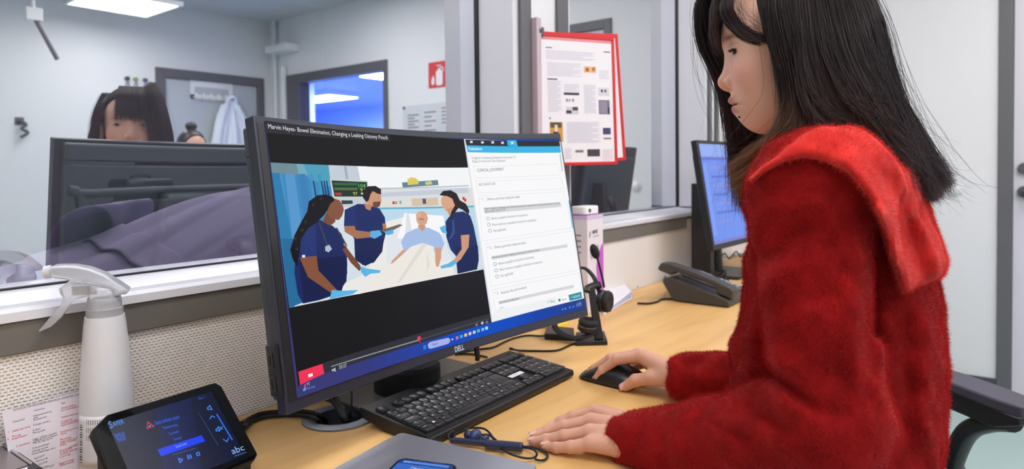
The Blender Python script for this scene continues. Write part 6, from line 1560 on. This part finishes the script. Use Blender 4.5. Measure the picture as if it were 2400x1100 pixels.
# sweater
LV = [(1240, 1945, .116, .138, .895), (1100, 1944, .125, .144, .892), (1000, 1945, .128, .147, .89), (800, 1949, .130, .152, .89), (650, 1962, .114, .154, .885), (560, 1964, .096, .162, .872), (500, 1962, .086, .150, .868), (440, 1962, .074, .125, .862), (395, 1963, .064, .095, .855), (350, 1964, .056, .066, .848), (310, 1960, .052, .056, .842)]
_lv = [(P(px, py, d), a, b) for py, px, a, b, d in LV]; _lz = np.array([q_[0].z for q_ in _lv]); _lx = np.array([q_[0].x for q_ in _lv]); _ly = np.array([q_[0].y for q_ in _lv]); _la = np.array([q_[1] for q_ in _lv]); _lb = np.array([q_[2] for q_ in _lv])
def torso_f(p):
    z = p[...,2]; cx = np.interp(z, _lz, _lx); cy = np.interp(z, _lz, _ly); a = np.interp(z, _lz, _la); b = np.interp(z, _lz, _lb)
    dx, dy = p[...,0]-cx, p[...,1]-cy; u = (dx*tf[0]+dy*tf[1])/a; v = (dx*tl_[0]+dy*tl_[1])/b
    n = (np.abs(u)**2.3+np.abs(v)**2.3)**(1/2.3)
    f = (n-1)*np.minimum(a, b)*.85
    return np.maximum(f, np.maximum(z-_lz[-1]-.01, _lz[0]-z))
def pj_np(p):
    d = p-CAM; z = d @ _F; return CXP+FPX*(d @ _R)/z, CYP-FPX*(d @ _U)/z, z
def ripple(p, k=1.0):
    x, y, z = p[...,0]*k, p[...,1]*k, p[...,2]*k
    return (np.sin(61*x+23*z+1.3)*np.sin(47*y-31*z+.4)+.6*np.sin(97*z+40*x-15*y)*np.sin(83*x-52*y+2.1)+.5*np.sin(29*x+35*y+71*z))
CUL, CUR = np.array(P(1462, 1030, .935)), np.array(P(1586, 884, 1.158))
def body_sh(p):
    f = torso_f(p)
    f = smin(f, sd_cap(p, P(1950, 385, .80), SHL, .052, .070), .045)
    f = smin(f, sd_cap(p, P(1985, 385, .90), SHR, .052, .070), .045)
    return f
FOLDS = [(1796,862,1915,960,18,-.017,0), (1792,822,1910,915,26,.007,0), (1800,905,1925,1000,28,.009,0), (1725,945,1850,1010,16,-.006,0), (1700,975,1840,1050,26,.006,0), (1640,985,1760,1030,14,-.004,0), (1520,1000,1640,1012,12,-.003,0), (1560,1050,1720,1070,14,-.003,0),
         (1792,610,1880,540,22,-.006,0), (1800,660,1900,600,30,.006,0), (1830,720,1960,690,20,-.004,0), (1848,455,1985,440,18,-.004,0), (1815,500,1930,470,26,.005,0), (2000,560,2010,860,26,.003,0), (1960,760,1985,960,18,-.004,0),
         (1745,640,1715,880,22,-.008,1), (1770,520,1738,640,24,.006,1), (2120,760,2130,1080,26,-.006,1), (2170,720,2178,1060,30,.005,1), (2050,560,2036,930,18,-.010,1), (1600,855,1680,850,9,-.004,1), (1600,905,1690,915,10,-.004,1), (1610,880,1690,882,10,.004,1)]
def sweater_f(p):
    f = body_sh(p)
    m1 = np.array(P(1917, 720, .688))
    f = smin(f, smin(sd_cap(p, SHL, m1, .0635, .0525), sd_cap(p, m1, ELL, .0525, .0575), .02), .006)
    m2 = np.array(P(1670, 1035, .825))
    fo = smin(sd_cap(p, ELL, m2, .060, .049), sd_cap(p, m2, CUL, .049, .0345), .02)
    ax = (m2-CUL)/np.linalg.norm(m2-CUL); fo = smax(fo, -((p-CUL) @ ax)-.004, .006)
    f = smin(f, fo, .006)
    g = smin(sd_cap(p, SHR, ELR, .066, .058), sd_cap(p, ELR, CUR, .056, .0355), .03)
    ax = (ELR-CUR)/np.linalg.norm(ELR-CUR); cutp = -((p-CUR) @ ax)-.003
    f = smin(f, smax(g, cutp, .006), .014)
    # folds: crease inside the elbow, ridges fanning over the forearm, pulled shoulder and side folds
    px, py, z = pj_np(p); near = np.clip((.80-z)/.06, 0, 1)
    for x0, y0, x1, y1, w_, am, far in FOLDS:
        ex, ey = x1-x0, y1-y0; t = np.clip(((px-x0)*ex+(py-y0)*ey)/(ex*ex+ey*ey), 0, 1); d2 = (px-x0-t*ex)**2+(py-y0-t*ey)**2
        f = f-am*np.exp(-d2/(w_*w_))*np.sin(np.pi*(.12+.76*t))*(1 if far else near)
    return f-.0016*ripple(p)-.0012*ripple(p, 2.1)
V, Q_ = surface_net(sweater_f, (.62, -1.20, .60), (1.42, -.50, 1.24), .0052)
me = np_mesh('sweater', V, Q_)
def wool(name, rgb, dark):
    m = mat(name, rgb, .95, spec=.12, sheen=.55)
    nt = m.node_tree; b = nt.nodes['Principled BSDF']; L = nt.links; tc = nt.nodes['Texture Coordinate']
    w = nt.nodes.new('ShaderNodeTexWave'); w.wave_type = 'BANDS'; w.bands_direction = 'DIAGONAL'; w.inputs['Scale'].default_value = 110; w.inputs['Distortion'].default_value = 9.0; w.inputs['Detail'].default_value = 3
    n = nt.nodes.new('ShaderNodeTexNoise'); n.inputs['Scale'].default_value = 700; n.inputs['Detail'].default_value = 3
    n2 = nt.nodes.new('ShaderNodeTexNoise'); n2.inputs['Scale'].default_value = 34; n2.inputs['Detail'].default_value = 6
    for q_ in (w, n, n2): L.new(tc.outputs['Object'], q_.inputs['Vector'])
    a = nt.nodes.new('ShaderNodeMath'); a.operation = 'MULTIPLY_ADD'; a.inputs[1].default_value = 1.6; L.new(n.outputs['Fac'], a.inputs[0]); w2 = nt.nodes.new('ShaderNodeMath'); w2.operation = 'MULTIPLY'; w2.inputs[1].default_value = .22; L.new(w.outputs['Fac'], w2.inputs[0]); L.new(w2.outputs[0], a.inputs[2])
    bp = nt.nodes.new('ShaderNodeBump'); bp.inputs['Strength'].default_value = .3; bp.inputs['Distance'].default_value = .001; L.new(a.outputs[0], bp.inputs['Height']); L.new(bp.outputs['Normal'], b.inputs['Normal'])
    cm = nt.nodes.new('ShaderNodeMix'); cm.data_type = 'RGBA'; cm.inputs['A'].default_value = lin(dark)+(1,); cm.inputs['B'].default_value = lin(rgb)+(1,)
    mr = nt.nodes.new('ShaderNodeMapRange'); mr.inputs['From Min'].default_value = .32; mr.inputs['From Max'].default_value = .66; L.new(n2.outputs['Fac'], mr.inputs['Value']); L.new(mr.outputs['Result'], cm.inputs['Factor']); L.new(cm.outputs['Result'], b.inputs['Base Color'])
    return m
M_wool = wool('red_wool', (166, 24, 25), (126, 12, 15)); M_fuzz = mat('red_fuzz', (176, 34, 34), .9, spec=.1)
me.materials.append(M_wool); SW = link('sweater', me, PW, ang=180)
# wide collar that falls over the shoulder and back
cpoly = np.array([(1826, 362), (1868, 322), (1925, 296), (2010, 292), (2085, 318), (2140, 400), (2172, 470), (2206, 560), (2222, 612), (2208, 648), (2160, 668), (2112, 686), (2100, 640), (2072, 540), (2040, 466), (1986, 408), (1930, 376), (1884, 366), (1840, 378), (1800, 402), (1762, 432), (1752, 420), (1785, 385)], float)
def poly_sd(x, y, pts):
    d = np.full(x.shape, 1e9); ins = np.zeros(x.shape, bool); k = len(pts)
    for i in range(k):
        ax, ay = pts[i]; bx, by = pts[(i+1) % k]; ex, ey = bx-ax, by-ay; wx, wy = x-ax, y-ay
        t = np.clip((wx*ex+wy*ey)/(ex*ex+ey*ey), 0, 1); d = np.minimum(d, (wx-ex*t)**2+(wy-ey*t)**2)
        c = ((ay > y) != (by > y)) & (x < ex*(y-ay)/(ey if ey else 1e-9)+ax); ins ^= c
    return np.where(ins, -1, 1)*np.sqrt(d)
def collar_f(p):
    px, py, z = pj_np(p); o = poly_sd(px, py, cpoly)*z/FPX
    b = body_sh(p)-.015
    for x0, y0, x1, y1, w_, am in ((1985,378,2065,500,30,.013), (2065,500,2128,690,26,.013), (2075,420,2170,660,22,-.007), (2130,400,2215,620,30,.005)):
        ex, ey = x1-x0, y1-y0; t = np.clip(((px-x0)*ex+(py-y0)*ey)/(ex*ex+ey*ey), 0, 1); b = b-am*np.exp(-((px-x0-t*ex)**2+(py-y0-t*ey)**2)/(w_*w_))
    return smax(b, o, .010)-.0012*ripple(p, 1.6)
V2, Q2 = surface_net(collar_f, (.66, -1.16, .90), (1.30, -.66, 1.24), .0045)
me = np_mesh('collar', V2, Q2); me.materials.append(wool('lit_collar_wool', (218, 54, 46), (184, 34, 34))); CO = link('collar', me, SW, ang=180)  # same wool in a lighter red, painting the light on the collar
# fuzz
def fuzz(V_, Q_q, count, keep, ln, name, parent, seed, m=None):
    r_ = np.random.default_rng(seed); c = V_[Q_q]; ar = np.linalg.norm(np.cross(c[:,2]-c[:,0], c[:,3]-c[:,1]), axis=-1)
    nrm = np.cross(c[:,2]-c[:,0], c[:,3]-c[:,1]); nrm /= np.linalg.norm(nrm, axis=-1, keepdims=True)+1e-12
    ctr = c.mean(1); k = keep(ctr, nrm); w_ = ar*k; w_ /= w_.sum(); i = r_.choice(len(w_), count, p=w_)
    u = r_.random((count, 1)); v = r_.random((count, 1)); p0 = (c[i,0]*(1-u)+c[i,1]*u)*(1-v)+(c[i,3]*(1-u)+c[i,2]*u)*v
    d = nrm[i]+r_.normal(0, .55, (count, 3)); d /= np.linalg.norm(d, axis=-1, keepdims=True); L_ = ln*(.4+1.0*r_.random((count, 1)))
    bend = r_.normal(0, .45, (count, 3))+np.array((0, 0, -.35))
    pts_ = np.stack([p0-nrm[i]*.001, p0+d*L_*.5, p0+(d+bend*.5)*L_], 1)
    return strands(name, pts_, np.tile([.00012, .00009, .00003], (count, 1)), m or M_fuzz, parent)
toC = lambda c: (CAM-c)/np.linalg.norm(CAM-c, axis=-1, keepdims=True)
vis = lambda c, n: ((n*toC(c)).sum(-1) > -.45).astype(float)
fz = fuzz(V, Q_, 300000, vis, .0042, 'wool_fuzz', SW, 3); fz['kind'] = 'stuff'
fz = fuzz(V2, Q2, 60000, vis, .0040, 'wool_fuzz', CO, 4, mat('lit_collar_fuzz', (220, 64, 56), .9, spec=.1)); fz['kind'] = 'stuff'

# hair
M_hair = mat('dark_hair', (44, 32, 34), .34, spec=.5); M_hairm = mat('hair_base', (20, 13, 14), .7, spec=.15)
def cap_f(p):
    f = sd_ell(p, (.002, 0, .044), (.082, .0705, .087)); x, z = p[...,0], p[...,2]
    return smax(smax(f, (x-.032)*.75-(z-.064)*.66, .01), -z-.03, .02)
Vc, Qc = surface_net(cap_f, (-.13, -.10, -.06), (.11, .10, .15), .004)
me = np_mesh('hair', h2w(Vc), Qc); me.materials.append(M_hairm); HAIR = link('hair', me, PW, ang=180)
GA = [[(1800,-60,.745),(1788,20,.735),(1808,100,.728),(1832,190,.722),(1842,250,.720),(1822,310,.722),(1778,355,.730),(1722,388,.745)],
      [(1828,-80,.742),(1828,20,.725),(1848,120,.718),(1866,220,.716),(1864,300,.713),(1826,352,.718),(1780,388,.730),(1728,425,.742)],
      [(1850,-88,.74),(1858,30,.722),(1882,130,.714),(1898,220,.711),(1888,300,.707),(1842,362,.712),(1790,405,.722),(1735,455,.738)]]
GD = [[(1858,-90,.738),(1864,40,.720),(1868,140,.714),(1882,215,.709),(1915,268,.703),(1972,312,.698),(2045,360,.699),(2116,422,.710)],
      [(1875,-90,.739),(1888,40,.720),(1896,140,.713),(1914,220,.708),(1952,276,.703),(2006,322,.699),(2066,372,.701),(2126,436,.712)]]
GB = [[(1885,-90,.741),(1905,40,.722),(1920,120,.714),(1945,185,.709),(1968,230,.706),(1990,262,.705),(2010,290,.706),(2030,312,.708)],
      [(1920,-90,.745),(1950,40,.725),(1970,120,.716),(1998,190,.711),(2026,245,.709),(2050,290,.709),(2072,330,.711),(2092,368,.715)],
      [(1955,-90,.752),(1998,35,.730),(2022,130,.722),(2054,215,.718),(2086,285,.719),(2120,350,.725),(2146,405,.736),(2165,452,.745)],
      [(1980,-85,.762),(2032,35,.742),(2058,140,.740),(2090,238,.743),(2126,320,.750),(2158,390,.760),(2178,435,.768),(2196,448,.775)],
      [(2000,-75,.782),(2050,25,.772),(2076,130,.776),(2102,228,.784),(2138,312,.792),(2172,372,.800),(2198,405,.806),(2220,416,.81)],
      [(1996,-70,.822),(2046,40,.822),(2072,150,.835),(2098,245,.848),(2130,330,.855),(2154,400,.86),(2172,440,.862),(2184,452,.865)]]
GE = [GA[2], GD[0], GD[1], GB[0]]
GT = [[(1806,-70,.745),(1796,15,.733),(1806,60,.729),(1820,110,.726),(1834,160,.722),(1842,210,.720),(1842,250,.720)],
      [(1800,-75,.750),(1778,-20,.742),(1782,20,.738),(1796,62,.733),(1816,110,.728),(1830,160,.724),(1838,210,.721)]]
GW = [[(1735,-60,.770),(1712,-10,.760),(1712,20,.754),(1724,45,.748),(1744,66,.742),(1768,80,.738),(1795,84,.735)],
      [(1770,-70,.758),(1746,-20,.750),(1742,8,.745),(1752,30,.741),(1770,48,.737),(1792,60,.734),(1810,66,.732)]]
GM = np.array([[h2w((x, y*k, z)) for x, k, z in ((.058, .7, .125), (.084, .9, .098), (.0935, 1.0, .070), (.0945, 1.06, .045), (.0915, 1.12, .023))] for y in (.036, .018, -.004, -.026, -.046)])
GF = [[(1700,-50,.850),(1644,0,.860),(1640,60,.865),(1652,110,.870),(1674,155,.875),(1697,205,.880),(1712,260,.880),(1722,340,.880)],
      [(1720,-60,.860),(1668,0,.875),(1660,60,.885),(1678,130,.890),(1703,200,.890),(1720,290,.890),(1730,390,.890),(1736,490,.890)],
      [(1760,-80,.860),(1702,0,.880),(1692,80,.890),(1708,150,.895),(1735,230,.900),(1755,320,.900),(1765,400,.900),(1768,475,.900)],
      [(1800,-85,.860),(1760,0,.885),(1750,100,.900),(1762,200,.910),(1790,290,.910),(1808,370,.905),(1800,430,.900),(1792,480,.900)]]
GN = [[(1745,-62,.770),(1700,-8,.764),(1692,25,.760),(1706,58,.755),(1734,84,.746),(1764,97,.742),(1788,99,.740)],
      [(1775,-72,.764),(1728,-22,.756),(1716,14,.751),(1734,50,.745),(1762,76,.741),(1786,88,.739),(1802,94,.738)]]
def gpts(g): return g if isinstance(g, np.ndarray) else np.array([[np.array(P(*q_)) for q_ in c] for c in g])
def cr_eval(G_, T_):
    """catmull-rom along the last but one axis; G_: (n,k,3), T_: (m,) in 0..1"""
    k = G_.shape[1]; t = T_*(k-1); i = np.clip(np.floor(t).astype(int), 0, k-2); f = (t-i)[None,:,None]
    a, b, c, d = (G_[:,np.clip(i+o, 0, k-1)] for o in (-1, 0, 1, 2))
    return .5*((2*b)+(c-a)*f+(2*a-5*b+4*c-d)*f**2+(3*b-a-3*c+d)*f**3)
def sheet(g, name, inset=.0, tmax=.93):
    G_ = gpts(g); n = G_.shape[0]; T_ = np.linspace(0, tmax, 26); E_ = cr_eval(G_, T_); m = MB()
    nu = (n-1)*6
    def fn(u, v):
        x = u*(n-1); i = min(n-2, int(x)); f = x-i; j = int(round(v*25)); p = E_[i,j]*(1-f)+E_[i+1,j]*f; dirc = p-CAM; dirc /= np.linalg.norm(dirc); return tuple(p+dirc*inset)
    m.grid(fn, nu, 25); return m.build(name, M_hairm, HAIR, solid=.009, ang=180)
for g in (GA, GB, GF): sheet(g, 'hair_lock', .007)
sheet(GE, 'hair_lock', .009, .66)
def comb(g, count, k, spread, clump, tipc, name, seed, wob=.0016, rad=.00026, ext=(.88, 1.06)):
    r_ = np.random.default_rng(seed); G_ = gpts(g); n = G_.shape[0]; T0 = np.linspace(0, 1, k)
    u = r_.random(count)*(n-1); nc = max(6, int(26*(n-1))); cc_ = (np.floor(u/(n-1)*nc)+.5)/nc*(n-1)+r_.normal(0, .01, count)
    L_ = ext[0]+(ext[1]-ext[0])*r_.random(count); out = np.empty((count, k, 3)); E_ = cr_eval(G_, np.clip(np.linspace(0, 1, 60), 0, 1))
    jd = r_.normal(0, 1, (count, 3))*spread; ci = np.clip(np.floor(u/(n-1)*nc).astype(int), 0, nc-1); co = r_.normal(0, 1, (nc, 3))*(spread*1.5); cw = r_.normal(0, 1, (nc, 3))*(spread*1.2); cp_ = r_.random(nc)*6.28; ph = r_.random((count, 3))*6.28; fr = 3+4*r_.random((count, 1))
    for j, t in enumerate(T0):
        w_ = np.clip(t*1.25-.1, 0, 1)*clump; uu = np.clip(u*(1-w_)+cc_*w_, 0, n-1.0001); i = uu.astype(int); f = (uu-i)[:,None]
        s = np.clip(t*L_, 0, 1)*59; s0 = np.clip(s.astype(int), 0, 58); sf = (s-s0)[:,None]
        A_ = E_[i,s0]*(1-sf)+E_[i,s0+1]*sf; B_ = E_[i+1,s0]*(1-sf)+E_[i+1,s0+1]*sf; p = A_*(1-f)+B_*f
        over = np.clip(t*L_-1, 0, 1)[:,None]; p = p+over*(E_[i,59]-E_[i,50])*4
        out[:,j] = p+jd*((1-.55*w_)*(.5+t))+np.sin(ph+t*fr)*wob*t+co[ci]*t**1.5+cw[ci]*(np.sin(cp_[ci]+t*7)*t)[:,None]
    rr = rad*np.interp(T0, [0, .1, .75, 1], [.9, 1, .85, .25]); return strands(name, out, np.tile(rr, (count, 1))*(.7+.6*r_.random((count, 1))), tipc, HAIR)
def hair_mat(name, root, tip, z0, z1):
    m = mat(name, root, .36, spec=.34); nt = m.node_tree; b = nt.nodes['Principled BSDF']; L = nt.links
    hi_ = nt.nodes.new('ShaderNodeHairInfo'); rp = nt.nodes.new('ShaderNodeValToRGB'); e = rp.color_ramp.elements
    e[0].position = z0; e[0].color = lin(root)+(1,); e[1].position = z1; e[1].color = lin(tip)+(1,); L.new(hi_.outputs['Intercept'], rp.inputs['Fac'])
    mx = nt.nodes.new('ShaderNodeMix'); mx.data_type = 'RGBA'; mx.blend_type = 'MULTIPLY'; mx.inputs['Factor'].default_value = 1
    mr = nt.nodes.new('ShaderNodeMapRange'); mr.inputs['To Min'].default_value = .55; mr.inputs['To Max'].default_value = 1.5; L.new(hi_.outputs['Random'], mr.inputs['Value'])
    L.new(rp.outputs['Color'], mx.inputs['A']); L.new(mr.outputs['Result'], mx.inputs['B']); L.new(mx.outputs['Result'], b.inputs['Base Color']); return m
H1 = hair_mat('hair_brown_ends', (34, 22, 22), (118, 80, 54), .55, .92); H2 = hair_mat('hair_dark', (35, 22, 25), (62, 40, 38), .5, 1.0)
for g, cnt, sp, cl, mm, sd, ext in ((GA, 4200, .0026, .55, H1, 11, (.86, 1.05)), (GB, 17000, .0034, .62, H2, 12, (.86, 1.06)), (GD, 2600, .0026, .6, H2, 21, (.85, 1.05)), (GE, 3000, .0026, .6, H2, 23, (.55, .80)), (GF, 6500, .0034, .6, H2, 13, (.80, 1.05)), (GN, 900, .0012, .3, H2, 14, (.85, 1.0)), (GM, 1500, .0014, .75, H2, 15, (.72, 1.04)), (GT, 600, .0016, .4, H2, 22, (.85, 1.0)), (GW, 26, .002, .0, H2, 24, (.7, 1.0)),
                               (GB, 420, .0085, .2, H2, 16, (.9, 1.12)), (GA, 120, .0075, .2, H1, 17, (.9, 1.15)), (GF, 200, .0085, .2, H2, 18, (.8, 1.1))):
    comb(g, cnt, 18, sp, cl, mm, 'hair_strands', sd, ext=ext, wob=.0016 if cnt > 500 else .004, rad=.00024 if cnt > 500 else .00014)['kind'] = 'stuff'
